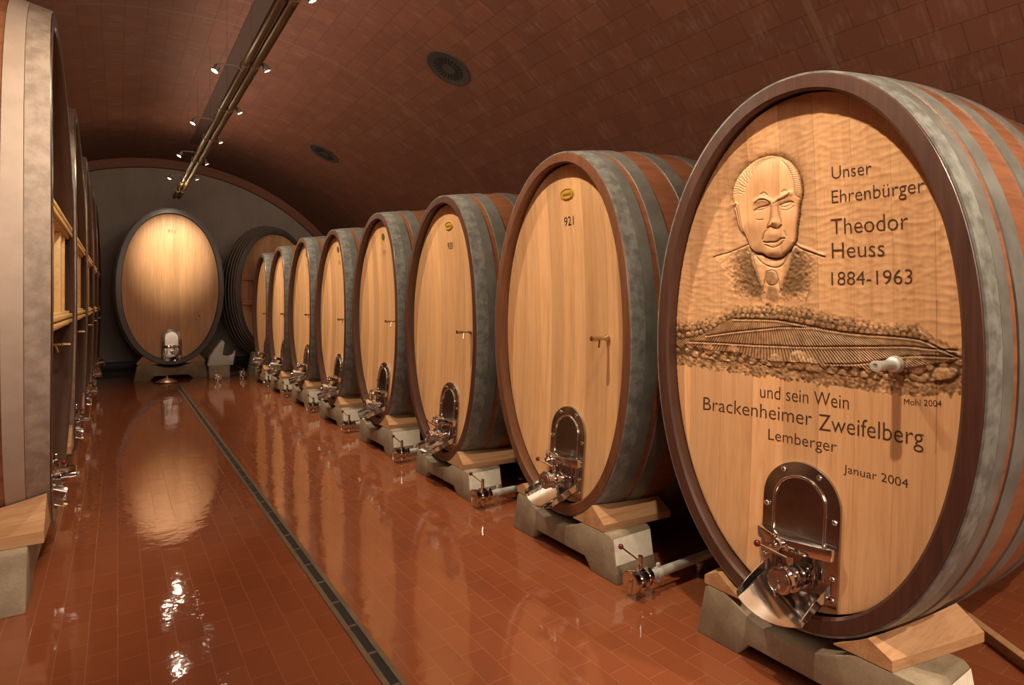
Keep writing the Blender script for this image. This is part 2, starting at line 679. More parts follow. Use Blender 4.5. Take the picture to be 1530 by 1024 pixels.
def cask_body(c, root, chime_mat, hoops):
    b = MB()
    xs = [0.012] + list(np.linspace(0.12, c.L, 15))
    vs, fs = c.ring([(x, 0) for x in xs])
    seg = 120
    fs.append(tuple(len(vs) - seg + k for k in range(seg)))
    b.add(vs, fs)
    b.build('staves', M['stave'], root, 40)
    # chime: end grain rim and the recess wall behind it
    b = MB()
    t = c.chime
    vs, fs = c.ring([(0.012, 0.0), (0.0, 0.006), (0.0, t - 0.012), (0.012, t), (c.recess * 0.45, t + 0.001), (c.recess * 0.5, t - 0.006),
                     (c.recess + 0.02, t - 0.006)])
    b.add(vs, fs)
    b.build('chime', chime_mat, root, 40)
    for (x0, x1, mt) in hoops:
        b = MB()
        th = 0.007
        vs, fs = c.ring([(x0, 0.002), (x0, -th), ((x0 + x1) / 2, -th), (x1, -th), (x1, 0.002)], close=True)
        b.add(vs, fs)
        b.build('hoop', M[mt], root, 40)


def cask_head(c, root, mat):
    b = MB()
    seg, rings = 96, 14
    ai, bi = c.a - c.chime + 0.004, c.b - c.chime + 0.004
    vs, fs = [], []
    p = 2 / c.n
    for i in range(1, rings + 1):
        r = i / rings
        for k in range(seg):
            t = 2 * math.pi * k / seg
            y, z = ai * r * sgn_pow(math.cos(t), p), bi * r * sgn_pow(math.sin(t), p) + c.b
            vs.append((c.head_x(y, z), y, z))
    ctr = len(vs)
    vs.append((c.head_x(0, c.b), 0, c.b))
    for i in range(rings - 1):
        for k in range(seg):
            k2 = (k + 1) % seg
            fs.append((i * seg + k, (i + 1) * seg + k, (i + 1) * seg + k2, i * seg + k2))
    for k in range(seg):
        fs.append((ctr, k, (k + 1) % seg))
    b.add(vs, fs)
    return b.build('head', mat, root, 60)


def text_mesh(body, shear=0.0, offset=0.0, res=4):
    cu = bpy.data.curves.new('lettering', 'FONT')
    cu.body = body
    cu.size = 1.0
    cu.resolution_u = res
    cu.offset = offset
    cu.shear = shear
    cu.fill_mode = 'FRONT'
    o = bpy.data.objects.new('lettering', cu)
    COL.objects.link(o)
    dg = bpy.context.evaluated_depsgraph_get()
    dg.update()
    me = bpy.data.meshes.new_from_object(o.evaluated_get(dg))
    bpy.data.objects.remove(o)
    vs = np.array([tuple(v.co)[:2] for v in me.vertices])
    fs = [tuple(p.vertices) for p in me.polygons]
    bpy.data.meshes.remove(me)
    return vs, fs


CAP = 0.729  # cap height of the built-in font at size 1
_v, _ = text_mesh('H')
CAP = float(_v[:, 1].max())


def put_text(c, body, left, right, base_l, base_r, cap, mat, parent, name, lift=0.0015, offset=0.0, hx=None):
    """lettering lying on the cask head: left/right are y positions, base_* the z of the baseline at either end."""
    vs, fs = text_mesh(body, offset=offset)
    x0, x1 = vs[:, 0].min(), vs[:, 0].max()
    hx = hx or c.head_x
    out = []
    for (x, y) in vs:
        t = (x - x0) / (x1 - x0)
        yy = left + (right - left) * t
        zz = base_l + (base_r - base_l) * t + y * cap / CAP
        out.append((hx(yy, zz) - lift, yy, zz))
    n = len(out)
    back = [(x + lift + 0.001, y, z) for x, y, z in out]
    b = MB()
    b.add(out + back, fs + [tuple(i + n for i in reversed(f)) for f in fs])
    return b.build(name, mat, parent, 0)


def arch(wd, z0, z1, seg=20):
    """arched outline (y, z): straight sides and a half-round top."""
    r = wd / 2
    pts = [(r, z0)]
    for i in range(seg + 1):
        t = math.pi * i / seg
        pts.append((r * math.cos(t), z1 - r + r * math.sin(t)))
    pts.append((-r, z0))
    return pts


def cask_door(c, root, k=1.0, z0=0.125, chute=True, lever_side=1, reach=1.0):
    """manhole plate with door, clamp, outlet valve and chute."""
    h, wd = 0.595 * k, 0.37 * k
    z1 = z0 + h
    xt, xb = c.head_x(0.0, z1), c.head_x(0.12, z0)

    def px(z):
        return xb + (xt - xb) * (z - z0) / (z1 - z0) - 0.006

    def pl(y, z, n):
        return (px(z) - n, y, z)

    b = MB()
    b.prism(arch(wd, z0, z1), pl, -0.02, 0.012 * k)
    plate = b.build('manhole_plate', M['steel_dull'], root, 30, 0.002)
    # bolts
    r = wd / 2 - 0.024 * k
    zc = z1 - wd / 2
    spots = [(r * math.cos(R(a)), zc + r * math.sin(R(a))) for a in (58, 122)]
    spots += [(s * (wd / 2 - 0.022 * k), z0 + h * q) for s in (-1, 1) for q in (0.06, 0.21, 0.40, 0.62)]
    proto = None
    for (y, z) in spots:
        if proto is None:
            b = MB()
            b.lathe((0, 0, 0), (-1, 0, 0), [(0, 0.013 * k), (0.006 * k, 0.013 * k), (0.011 * k, 0.009 * k), (0.014 * k, 0.003 * k)], 12)
            o = proto = b.build('bolt', M['steel'], plate, 30)
        else:
            o = proto.copy()
            COL.objects.link(o)
            o.parent = plate
        o.location = pl(y, z, 0.012 * k)
    # door panel with rolled rim
    b = MB()
    dw, d0, d1 = 0.245 * k, z0 + 0.10 * k, z1 - 0.065 * k
    b.prism(arch(dw, d0, d1), pl, 0.0, 0.016 * k)
    door = b.build('manhole_door', M['steel_dull'], root, 30)
    b = MB()
    b.tube([pl(y, z, 0.018 * k) for y, z in arch(dw, d0, d1, 28)], 0.0075 * k, 8)
    b.build('door_rim', M['steel'], door, 50)
    # clamp bar
    b = MB()
    zb = z0 + 0.235 * k
    plan = [(0.185 * k, 0.012), (0.185 * k, 0.05 * k), (0.10 * k, 0.085 * k), (0.0, 0.105 * k), (-0.12 * k, 0.075 * k), (-0.175 * k, 0.05 * k), (-0.175 * k, 0.012)]
    b.prism(plan, lambda y, n, hh: (px(zb) - n, y, zb + hh), -0.028 * k, 0.028 * k)
    bar = b.build('clamp_bar', M['steel'], root, 30, 0.006 * k)
    b = MB()
    b.lathe((px(zb) - 0.098 * k, 0.05 * k, zb - 0.005), (-1, 0, 0), [(0, 0.03 * k), (0.012, 0.034 * k), (0.024, 0.03 * k), (0.026, 0.016 * k), (0.05 * k, 0.016 * k), (0.052 * k, 0.006)], 20)
    b.box((px(zb) - 0.125 * k, 0.05 * k, zb + 0.02 * k), (0.03 * k, 0.02 * k, 0.05 * k), 0.004)
    b.build('clamp_nut', M['steel'], bar, 30)
    for s in (-1, 1):
        b = MB()
        b.cyl(pl(s * 0.085 * k, zb - 0.02 * k, 0.014), pl(s * 0.085 * k, zb - 0.17 * k, 0.03), 0.009 * k, None, 10)
        b.build('hinge_rod', M['steel'], bar, 30)
    # outlet valve
    zv, yv = z0 + 0.112 * k, -0.04 * k
    xv = px(zv)
    b = MB()
    b.lathe((xv, yv, zv), (-1, 0, 0.06),
            [(0.0, 0.062 * k), (0.012 * k, 0.062 * k), (0.014 * k, 0.042 * k), (0.06 * k, 0.040 * k), (0.062 * k, 0.056 * k), (0.082 * k, 0.058 * k),
             (0.084 * k, 0.044 * k), (0.12 * k, 0.044 * k), (0.122 * k, 0.06 * k), (0.150 * k, 0.062 * k), (0.152 * k, 0.046 * k), (0.19 * k, 0.046 * k),
             (0.192 * k, 0.058 * k), (0.215 * k, 0.058 * k)], 24)
    valve = b.build('outlet_valve', M['steel'], root, 30)
    b = MB()
    xc = xv - 0.215 * k
    b.lathe((xc, yv, zv + 0.013), (-1, 0, 0.06), [(0, 0.052 * k), (0.012 * k, 0.052 * k), (0.016 * k, 0.046 * k)], 24)
    b.cyl((xc - 0.014, yv, zv + 0.013), (xc - 0.03, yv, zv + 0.014), 0.012 * k, 0.009 * k, 10)
    b.tube([(xc - 0.026, yv, zv), (xc - 0.034, yv + 0.004, zv - 0.025 * k), (xc - 0.026, yv + 0.006, zv - 0.05 * k), (xc - 0.03, yv, zv - 0.07 * k)], 0.004 * k, 8)
    b.build('valve_cap', M['steel'], valve, 30)
    b = MB()
    xl = xv - 0.135 * k
    b.cyl((xl, yv, zv + 0.055 * k), (xl, yv, zv + 0.10 * k), 0.014 * k, None, 12)
    b.cyl((xl, yv, zv + 0.085 * k), (xl - 0.035 * k, yv + lever_side * 0.13 * k, zv + 0.118 * k), 0.0055 * k, None, 8)
    lev = b.build('valve_lever', M['steel'], valve, 30)
    b = MB()
    b.ball((xl - 0.036 * k, yv + lever_side * 0.138 * k, zv + 0.12 * k), 0.0155 * k, 14)
    o = b.build('lever_knob', M['ruby'], valve, 60)
    o['label'] = 'dark red ball on the lever end'
    # drip chute: curved floor between two slanting cheeks
    if chute:
        b = MB()
        hw = 0.155 * k
        nn, mm = 10, 9
        th = 0.003
        zf0, zf1, reach = z0 + 0.02, z0 - 0.055 * k, 0.235 * k * reach
        vs, fs = [], []
        for s_ in (0, 1):
            for i in range(nn + 1):
                t = i / nn
                for j in range(mm + 1):
                    q = -1 + 2 * j / mm
                    n_ = 0.012 + reach * t - 0.02 * k * t * q * q
                    z = zf0 + (zf1 - zf0) * (t ** 0.8) + 0.035 * k * q * q - s_ * th
                    vs.append((px(z0) - n_, q * hw, z))
        K = (nn + 1) * (mm + 1)
        for i in range(nn):
            for j in range(mm):
                a_ = i * (mm + 1) + j
                fs.append((a_, a_ + 1, a_ + mm + 2, a_ + mm + 1))
                fs.append((K + a_, K + a_ + mm + 1, K + a_ + mm + 2, K + a_ + 1))
        for j in range(mm):
            a_ = nn * (mm + 1) + j
            fs.append((a_, a_ + 1, K + a_ + 1, K + a_))
        b.add(vs, fs)
        ch = b.build('drip_chute', M['steel'], root, 50)
        for s_ in (-1, 1):
            b = MB()
            poly = [(0.0, z0 + 0.10 * k), (0.0, zf0 + 0.033 * k), (reach * 0.93, zf1 + 0.036 * k), (reach * 0.95, zf1 + 0.065 * k), (reach * 0.55, zf1 + 0.11 * k)]
            b.prism(poly, lambda n_, z, h_: (px(z0) - 0.012 - n_, h_, z), s_ * hw - 0.0018, s_ * hw + 0.0018)
            b.build('chute_cheek', M['steel'], ch, 0)
    return plate


def cask_tap(c, root, y=-0.41, z=None, big=False, ln=0.15):
    z = c.b - 0.02 if z is None else z
    x = c.head_x(y, z)
    b = MB()
    if big:
        b.lathe((x + 0.005, y, z), (-1, 0, 0.02), [(0, 0.034), (0.022, 0.036), (0.045, 0.030), (0.05, 0.02), (0.16, 0.0165), (0.163, 0.021), (0.185, 0.022), (0.187, 0.011), (0.175, 0.010)], 22)
    else:
        b.lathe((x + 0.005, y, z), (-1, 0, 0), [(0, 0.022), (0.02, 0.023), (0.035, 0.015), (0.06, 0.0125), (ln * 0.72, 0.0135), (ln * 0.75, 0.018), (ln, 0.017), (ln + 0.002, 0.008)], 16)
    t = b.build('sample_tap', M['tube'] if big else M['brass'], root, 30)
    if not big:
        b = MB()
        b.cyl((x - ln * 0.5, y, z), (x - ln * 0.58, y - 0.006, z - 0.06), 0.008, 0.006, 8)
        b.build('tap_handle', M['brass'], t, 30)
    return t


def cask_plaque(c, root, gold=True, dz=0.975):
    z0 = c.b + dz
    rx, rz_ = (0.078, 0.042) if gold else (0.042, 0.042)
    x = c.head_x(0, z0)
    slope = (c.head_x(0, z0 + 0.03) - c.head_x(0, z0 - 0.03)) / 0.06

    def ell(sx, sz, lift, th, mat, name, par):
        b = MB()
        pts = [(sx * math.cos(2 * math.pi * i / 40), sz * math.sin(2 * math.pi * i / 40)) for i in range(40)]
        b.prism(pts, lambda u, v_, h: (x + slope * v_ - h, u, z0 + v_), lift, lift + th)
        return b.build(name, mat, par, 30)
    p = ell(rx, rz_, -0.006, 0.012, M['gold'] if gold else M['darkplaque'], 'maker_plaque', root)
    if gold:
        b = MB()
        b.tube([(x + slope * 0.82 * rz_ * math.sin(t) - 0.007, 0.84 * rx * math.cos(t), z0 + 0.82 * rz_ * math.sin(t)) for t in np.linspace(0, 2 * math.pi, 41)], 0.003, 6)
        b.box((x - 0.007, 0, z0), (0.004, 0.09, 0.016), 0.001)
        b.build('plaque_relief', M['golddark'], p, 30)
    return p


SPEC = Cask(1.495, 2.49, 2.8, 0.12, chime=0.074)
BASE = 0.242
X0 = 2.5
HOOPS = [(0.006, 0.115, 'galv'), (0.117, 0.205, 'hoop'), (0.26, 0.385, 'hoop'), (0.60, 0.73, 'hoop'), (1.0, 1.12, 'hoop'), (1.70, 1.82, 'hoop'), (2.3, 2.45, 'hoop')]
YS = [1.53, 3.235, 5.02, 6.70, 8.43, 10.13, 11.83, 13.42]
DZ = [0.0, 0.012, -0.02, 0.03, 0.01, 0.045, 0.03, 0.01]
NUMS = [None, '921', '920', '919', '918', '917', '916', '915']
RIGHT_LABEL = [
    'large oak cask with carved portrait, hillside and lettering, nearest on the right',
    'oak cask numbered 921 with gold oval plaque, behind the carved cask',
    'oak cask numbered 920 with gold oval plaque, third from the front on the right',
    'oak cask with dark round plaque, fourth in the right row, just beyond cask 920',
    'oak cask fifth in the right row, two beyond cask 920',
    'oak cask sixth in the right row, three beyond cask 920',
    'oak cask seventh in the right row, second from its far end',
    'narrow looking oak cask at the far end of the right row',
]
RG = 'oak casks in the right row'

proto = thing('oak_cask', RIGHT_LABEL[1], 'barrel', (X0, YS[1], BASE + DZ[1]), 0, RG)
cask_body(SPEC, proto, M['chime_red'], HOOPS)
cask_head(SPEC, proto, M['oak'])
cask_door(SPEC, proto)
cask_tap(SPEC, proto)
casks = {1: proto}
for i in range(2, 8):
    r_ = proto.copy()
    COL.objects.link(r_)
    r_.location = (X0, YS[i], BASE + DZ[i])
    copy_children(proto, r_)
    for ch in r_.children:
        if ch.name.startswith('chime'):
            ch.data = ch.data.copy() if i == 2 else casks[2].children[[q.name.split('.')[0] for q in casks[2].children].index('chime')].data
            ch.data.materials[0] = M['chime']
    r_['label'] = RIGHT_LABEL[i]
    casks[i] = r_
for i in range(1, 8):
    near = i <= 2
    wdt = 0.105 if near else 0.10
    put_text(SPEC, NUMS[i], wdt / 2, -wdt / 2, SPEC.b + 0.755, SPEC.b + 0.755, 0.062, M['black'] if i < 3 else M['fadednum'], casks[i], 'cask_number', offset=0.008)
    cask_plaque(SPEC, casks[i], gold=(i <= 2))

# ------------------------------------------------------------------ the carved cask
carved = thing('oak_cask', RIGHT_LABEL[0], 'barrel', (X0, YS[0], BASE), 0, RG)
cask_body(SPEC, carved, M['chime'], HOOPS)


def px2head(u, v):
    """photo pixel -> (y, z) in the carved cask's own frame, on its dished head."""
    u = np.asarray(u, float)
    v = np.asarray(v, float)
    cx = (u - 765.0) / FPX
    cz = -(v - 452.0) / FPX
    dx = ST + cx * CT
    dy = CT - cx * ST
    y = np.zeros_like(u)
    z = np.full_like(u, SPEC.b)
    for _ in range(12):
        zz = z - SPEC.b
        ai, bi = SPEC.a - SPEC.chime, SPEC.b - SPEC.chime
        r2 = np.minimum(1.02, (y / ai) ** 2 + (zz / bi) ** 2)
        hx = SPEC.recess + SPEC.bow * (zz / SPEC.b) ** 2 + SPEC.dish * (1 - r2)
        t = (X0 + hx) / dx
        y = dy * t - YS[0]
        z = cz * t + EYE - BASE
    return y, z


def pl_(pts, sc, off):
    a = np.array(pts, float)
    y, z = px2head(a[:, 0] / sc + off[0], a[:, 1] / sc + off[1])
    return np.stack([y, z], 1)


STEP = 0.0028
gy = np.arange(-SPEC.a + SPEC.chime - 0.01, SPEC.a - SPEC.chime + 0.011, STEP)
gz = np.arange(SPEC.chime - 0.01, SPEC.H - SPEC.chime + 0.011, STEP)
GY, GZ = np.meshgrid(gy, gz)
HT = np.zeros_like(GY)      # height towards the viewer
STN = np.zeros_like(GY)     # dark stain rubbed into the carving


def window(pts, pad):
    y0, z0 = pts.min(0) - pad
    y1, z1 = pts.max(0) + pad
    j0, j1 = np.searchsorted(gy, [y0, y1])
    i0, i1 = np.searchsorted(gz, [z0, z1])
    return slice(i0, i1), slice(j0, j1)


def seg_dist(pts, pad):
    sl = window(pts, pad)
    y, z = GY[sl], GZ[sl]
    d = np.full(y.shape, 1e9)
    for (a, b) in zip(pts[:-1], pts[1:]):
        ab = b - a
        l2 = max(1e-12, ab @ ab)
        t = np.clip(((y - a[0]) * ab[0] + (z - a[1]) * ab[1]) / l2, 0, 1)
        d = np.minimum(d, np.hypot(y - a[0] - t * ab[0], z - a[1] - t * ab[1]))
    return sl, d


def smooth_line(pts, n=6):
    pts = np.asarray(pts)
    if len(pts) < 3:
        return pts
    P = np.vstack([2 * pts[0] - pts[1], pts, 2 * pts[-1] - pts[-2]])
    out = []
    for i in range(1, len(P) - 2):
        p0, p1, p2, p3 = P[i - 1], P[i], P[i + 1], P[i + 2]
        for k in range(n):
            t = k / n
            out.append(0.5 * ((2 * p1) + (-p0 + p2) * t + (2 * p0 - 5 * p1 + 4 * p2 - p3) * t * t + (-p0 + 3 * p1 - 3 * p2 + p3) * t ** 3))
    out.append(pts[-1])
    return np.array(out)


def groove(pts, wd, depth, stain=0.8, sw=1.0):
    p = smooth_line(pts)
    sl, d = seg_dist(p, wd * 4 + 0.01)
    HT[sl] -= depth * np.exp(-(d / wd) ** 2)
    STN[sl] = np.maximum(STN[sl], stain * np.exp(-(d / (wd * sw)) ** 2))


def ridge(pts, wd, h):
    p = smooth_line(pts)
    sl, d = seg_dist(p, wd * 4 + 0.01)
    HT[sl] += h * np.exp(-(d / wd) ** 2)


def inside(poly, y, z):
    r = np.zeros(y.shape, bool)
    n = len(poly)
    for i in range(n):
        a, b = poly[i], poly[(i + 1) % n]
        cnd = (a[1] > z) != (b[1] > z)
        with np.errstate(divide='ignore', invalid='ignore'):
            xi = (b[0] - a[0]) * (z - a[1]) / (b[1] - a[1] + 1e-15) + a[0]
        r ^= cnd & (y < xi)
    return r


def blur(a, n):
    for _ in range(3):
        for ax in (0, 1):
            c = np.cumsum(np.concatenate([np.repeat(np.take(a, [0], ax), n + 1, ax), a, np.repeat(np.take(a, [-1], ax), n, ax)], ax), ax)
            m = a.shape[ax]
            a = (np.take(c, range(2 * n + 1, 2 * n + 1 + m), ax) - np.take(c, range(0, m), ax)) / (2 * n + 1)
    return a


def bumpg(c, ry, rz_, h):
    HT[...] += h * np.exp(-((GY - c[0]) / ry) ** 2 - ((GZ - c[1]) / rz_) ** 2)


def white(shape, n):
    q = blur(rng.standard_normal(shape), n)
    return q / q.std()


def carve():
    global HT, STN
    Z4 = lambda p: pl_(p, 4.095, (1060, 210))
    Z5 = lambda p: pl_(p, 3.477, (1010, 440))
    # chisel marks over the upper part: wide shallow gouges
    hill_top = Z5([(0, 165), (55, 165), (120, 160), (210, 140), (240, 105), (300, 85), (400, 75), (500, 78), (600, 85), (700, 100), (800, 120), (850, 140), (950, 155),
                   (1050, 170), (1150, 175), (1250, 180), (1310, 220), (1350, 260), (1380, 275), (1460, 300), (1560, 310)])
    ordr = np.argsort(hill_top[:, 0])
    ht_z = np.interp(gy, hill_top[ordr, 0], hill_top[ordr, 1])
    above = GZ > ht_z[None, :]
    cy, cz = 0.050, 0.021
    gyw = GY / cy + 0.35 * white(GY.shape, 12)
    gzw = GZ / cz + 0.35 * white(GY.shape, 12)
    iy, iz = np.floor(gyw), np.floor(gzw)
    f1 = np.full(GY.shape, 9.0)
    for oy in (-1, 0, 1):
        for oz in (-1, 0, 1):
            a_, b_ = iy + oy, iz + oz
            r1 = (np.sin(a_ * 127.1 + b_ * 311.7) * 43758.5453) % 1.0
            r2 = (np.sin(a_ * 269.5 + b_ * 183.3) * 43758.5453) % 1.0
            f1 = np.minimum(f1, np.hypot(gyw - a_ - r1, gzw - b_ - r2))
    HT += np.where(above, 0.0042 * blur(f1 ** 2, 1), 0)
    # ---------------- portrait
    outline = Z4([(150, 390), (140, 330), (155, 260), (190, 200), (240, 150), (300, 110), (370, 92), (430, 100), (490, 130), (530, 180), (555, 240), (565, 300), (560, 350),
                  (548, 400), (545, 450), (535, 520), (525, 610), (505, 650), (470, 690), (440, 715), (400, 722), (360, 715), (320, 695), (280, 690), (255, 670), (240, 630),
                  (215, 575), (195, 560), (178, 530), (163, 470), (150, 420), (150, 390)])
    face = inside(outline, GY, GZ)
    sl, d = seg_dist(smooth_line(outline), 0.12)
    f_ = face[sl]
    HT[sl] = np.where(f_, HT[sl] * 0.1 + 0.024 * (1 - np.exp(-d / 0.05)), HT[sl] - 0.012 * np.exp(-d / 0.02))
    STN[sl] = np.maximum(STN[sl], np.where(f_, 0, 0.62 * np.exp(-(d / 0.024) ** 1.5) * (0.75 + 0.3 * np.clip(white(d.shape, 1), -1, 1))))
    groove(outline[10:24], 0.0045, 0.008, 0.9)
    groove(outline[:11], 0.0035, 0.004, 0.55)
    groove(outline[23:], 0.0035, 0.004, 0.6)
    # features
    g = lambda pts, wd=0.0032, dp=0.0065, s=0.75: groove(Z4(pts), wd, dp, s)
    rd = lambda pts, wd, h: ridge(Z4(pts), wd, h)
    one = lambda p: Z4([p, p])[0]
    rd([(300, 378), (340, 358), (385, 372)], 0.011, 0.008)
    rd([(420, 378), (465, 345), (505, 325)], 0.011, 0.008)
    rd([(412, 395), (415, 450), (418, 500)], 0.013, 0.014)
    bumpg(one((415, 512)), 0.019, 0.015, 0.011)
    bumpg(one((300, 520)), 0.05, 0.05, 0.008)
    bumpg(one((495, 490)), 0.03, 0.05, 0.006)
    bumpg(one((410, 575)), 0.035, 0.02, 0.006)
    bumpg(one((400, 685)), 0.035, 0.022, 0.009)
    bumpg(one((340, 412)), 0.026, 0.016, -0.006)
    bumpg(one((480, 392)), 0.024, 0.016, -0.006)
    bumpg(one((340, 418)), 0.014, 0.008, 0.006)
    bumpg(one((482, 398)), 0.014, 0.008, 0.006)
    bumpg(one((340, 230)), 0.07, 0.06, 0.006)
    g([(300, 385), (320, 368), (350, 364), (375, 374), (390, 392)])
    g([(412, 392), (440, 370), (470, 356), (493, 338), (500, 325)])
    g([(330, 332), (350, 322), (370, 336)], 0.0025, 0.004, 0.55)
    g([(455, 318), (470, 306), (485, 312)], 0.0025, 0.004, 0.5)
    g([(288, 432), (315, 414), (350, 406), (382, 396)], 0.003, 0.006, 0.85)
    g([(300, 431), (340, 424), (376, 408)], 0.002, 0.004, 0.6)
    g([(443, 398), (470, 384), (500, 376), (518, 380)], 0.003, 0.006, 0.85)
    g([(450, 408), (480, 405), (508, 390)], 0.002, 0.004, 0.6)
    g([(450, 424), (490, 428), (522, 402)], 0.002, 0.004, 0.5)
    g([(305, 485), (325, 490), (347, 486)], 0.0025, 0.004, 0.6)
    g([(393, 402), (392, 440), (386, 490), (374, 520), (370, 540)], 0.0028, 0.005, 0.65)
    g([(370, 540), (388, 529), (410, 537), (432, 540), (452, 520)], 0.0033, 0.007, 0.95)
    g([(433, 402), (440, 455), (456, 508)], 0.0025, 0.004, 0.5)
    g([(374, 546), (352, 568), (338, 608)], 0.003, 0.005, 0.6)
    g([(470, 556), (478, 585)], 0.003, 0.004, 0.5)
    g([(342, 622), (360, 626), (380, 624), (402, 624), (424, 620), (446, 604), (470, 600)], 0.0034, 0.007, 0.95)
    g([(350, 640), (400, 656), (440, 640), (466, 612)], 0.0025, 0.005, 0.6)
    g([(272, 696), (310, 740), (350, 766), (400, 778), (440, 765), (470, 720), (495, 672)], 0.003, 0.006, 0.7)
    g([(250, 660), (285, 692), (322, 694), (342, 714), (400, 724), (440, 714), (462, 690), (503, 655)], 0.0036, 0.008, 0.85)
    # ear
    rd([(150, 392), (172, 385), (184, 410), (192, 450), (204, 510), (210, 560)], 0.006, 0.006)
    g([(158, 405), (172, 430), (180, 480), (192, 540)], 0.003, 0.005, 0.6)
    g([(186, 400), (196, 460), (212, 566)], 0.0028, 0.005, 0.6)
    # hair strokes
    for k in range(26):
        t = k / 25
        i = 1 + t * 6
        a = outline[int(i)] * (1 - i % 1) + outline[min(int(i) + 1, 30)] * (i % 1)
        tgt = one((230 + 70 * t + 20 * math.sin(k * 2.1), 330 - 190 * t))
        p = np.array([a + (tgt - a) * 0.08, a + (tgt - a) * 0.5 + np.array([0.002, 0.004]), a + (tgt - a) * 0.8])
        groove(p, 0.0022, 0.0032, 0.35)
    for k in range(18):
        t = k / 17
        i = 8 + t * 4.2
        a = outline[int(i)] * (1 - i % 1) + outline[int(i) + 1] * (i % 1)
        tgt = one((470 + 60 * t, 150 + 180 * t))
        p = np.array([a + (tgt - a) * 0.08, a + (tgt - a) * 0.55, a + (tgt - a) * 0.95])
        groove(p, 0.0022, 0.0032, 0.4)
    g([(440, 118), (480, 160), (508, 212), (523, 270), (530, 335), (552, 350)], 0.0028, 0.004, 0.45)
    # jacket, shirt, tie
    jl = Z4([(235, 640), (190, 655), (120, 685), (60, 702), (30, 716), (95, 790), (130, 900), (160, 960), (330, 985), (345, 950), (320, 880), (290, 800), (262, 720)])
    jr = Z4([(515, 640), (560, 662), (640, 690), (700, 713), (640, 850), (612, 930), (590, 985), (440, 985), (445, 900), (470, 830), (500, 740)])
    mk = (inside(jl, GY, GZ) | inside(jr, GY, GZ)).astype(float)
    fade = np.clip((GZ - one((400, 1000))[1]) / 0.08, 0, 1)
    spk = np.clip(0.86 + 0.12 * white(GY.shape, 1), 0, 1.1)
    cxj = one((390, 800))[0]
    side = np.clip(1.6 - np.abs(GY - cxj) / 0.165, 0, 1)
    STN = np.maximum(STN, np.minimum(0.85, blur(mk, 4) * fade * spk * 1.35 * side))
    HT += blur(mk, 2) * (0.0009 * white(GY.shape, 1) + 0.0006 * white(GY.shape, 3) + 0.001)
    tie = Z4([(360, 800), (385, 794), (410, 810), (420, 850), (405, 882), (440, 965), (395, 985), (345, 965), (362, 882), (348, 850)])
    mt = inside(tie, GY, GZ).astype(float)
    STN = np.maximum(STN, blur(mt, 1) * 0.62 * spk)
    HT += 0.006 * blur(mt, 2)
    g([(360, 800), (385, 794), (410, 810), (420, 850), (405, 882), (365, 884), (348, 850), (360, 800)], 0.0028, 0.004, 0.85)
    g([(350, 800), (335, 870), (325, 925)], 0.003, 0.005, 0.8)
    g([(425, 850), (432, 900), (446, 950)], 0.0025, 0.004, 0.7)
    for pts in ([(240, 640), (252, 690), (275, 760), (300, 830), (335, 925)], [(513, 645), (503, 730), (475, 820), (446, 905)]):
        rd(pts, 0.006, 0.007)
    g([(262, 700), (298, 815), (338, 935)], 0.0028, 0.006, 0.8)
    g([(500, 690), (488, 770), (455, 860), (430, 935)], 0.0028, 0.006, 0.8)
    g([(235, 636), (190, 657), (120, 687), (60, 702), (25, 716)], 0.0032, 0.006, 0.85)
    g([(515, 632), (560, 662), (640, 692), (705, 713)], 0.0032, 0.006, 0.85)
    rd([(515, 622), (560, 650), (640, 680), (700, 702)], 0.006, 0.005)
    for pts in ([(228, 650), (190, 700), (152, 790), (186, 830), (156, 892), (166, 930)], [(545, 668), (572, 722), (593, 776), (565, 816), (616, 880), (590, 988)],
                [(325, 985), (300, 930), (250, 840), (200, 760)], [(440, 960), (480, 880), (530, 800)]):
        rd(pts, 0.004, 0.004)
        g(pts, 0.0024, 0.004, 0.85)
    # ---------------- hillside
    tl_bot = Z5([(0, 240), (60, 232), (110, 220), (180, 190), (240, 150), (300, 125), (500, 130), (600, 145), (700, 165), (800, 185), (950, 205), (1100, 215), (1270, 235), (1380, 285), (1460, 320), (1560, 340)])
    v_bot = Z5([(0, 262), (60, 262), (100, 272), (200, 292), (340, 305), (400, 330), (500, 348), (600, 352), (700, 355), (780, 368), (900, 376), (1000, 388), (1100, 398), (1200, 385), (1300, 365), (1460, 345), (1560, 340)])
    t_bot = Z5([(0, 365), (55, 372), (200, 395), (330, 412), (500, 432), (650, 455), (800, 475), (1000, 505), (1150, 520), (1300, 530), (1440, 515), (1560, 505)])

    def curve(p):
        o_ = np.argsort(p[:, 0])
        return np.interp(gy, p[o_, 0], p[o_, 1])[None, :]
    zt, zb_, zv, zl = (curve(p) for p in (hill_top, tl_bot, v_bot, t_bot))
    jag = blur(rng.standard_normal((1, len(gy))), 1) * 0.02
    ztj = zt + 0.3 * jag
    band_top = (GZ <= ztj) & (GZ > zb_)
    vine = (GZ <= zb_) & (GZ > zv)
    trees = (GZ <= zv) & (GZ > zl + 0.6 * jag)
    allm = band_top | vine | trees
    HT[...] = np.where(allm, 0.0, HT)
    # vineyard rows fan out from a point above the crest
    c0 = Z5([(450, -150), (450, -150)])[0]
    phi = (GY - c0[0]) / (c0[1] - GZ + 1e-6)
    bend = 0.02 * white(GY.shape, 40)
    zone = np.floor((GZ - zv) / 0.045)
    hatch = np.sin((phi + bend * 0.2) * 2 * math.pi / 0.036)
    HT += np.where(vine, 0.0036 * hatch + 0.006 * np.clip((zb_ - GZ) / 0.04, 0, 1), 0)
    STN = np.where(vine, 0.50 + 0.22 * (-hatch) + 0.06 * white(GY.shape, 2), STN)
    # round tree crowns
    crown = np.full(GY.shape, -1.0)
    tmpv = np.zeros(GY.shape)

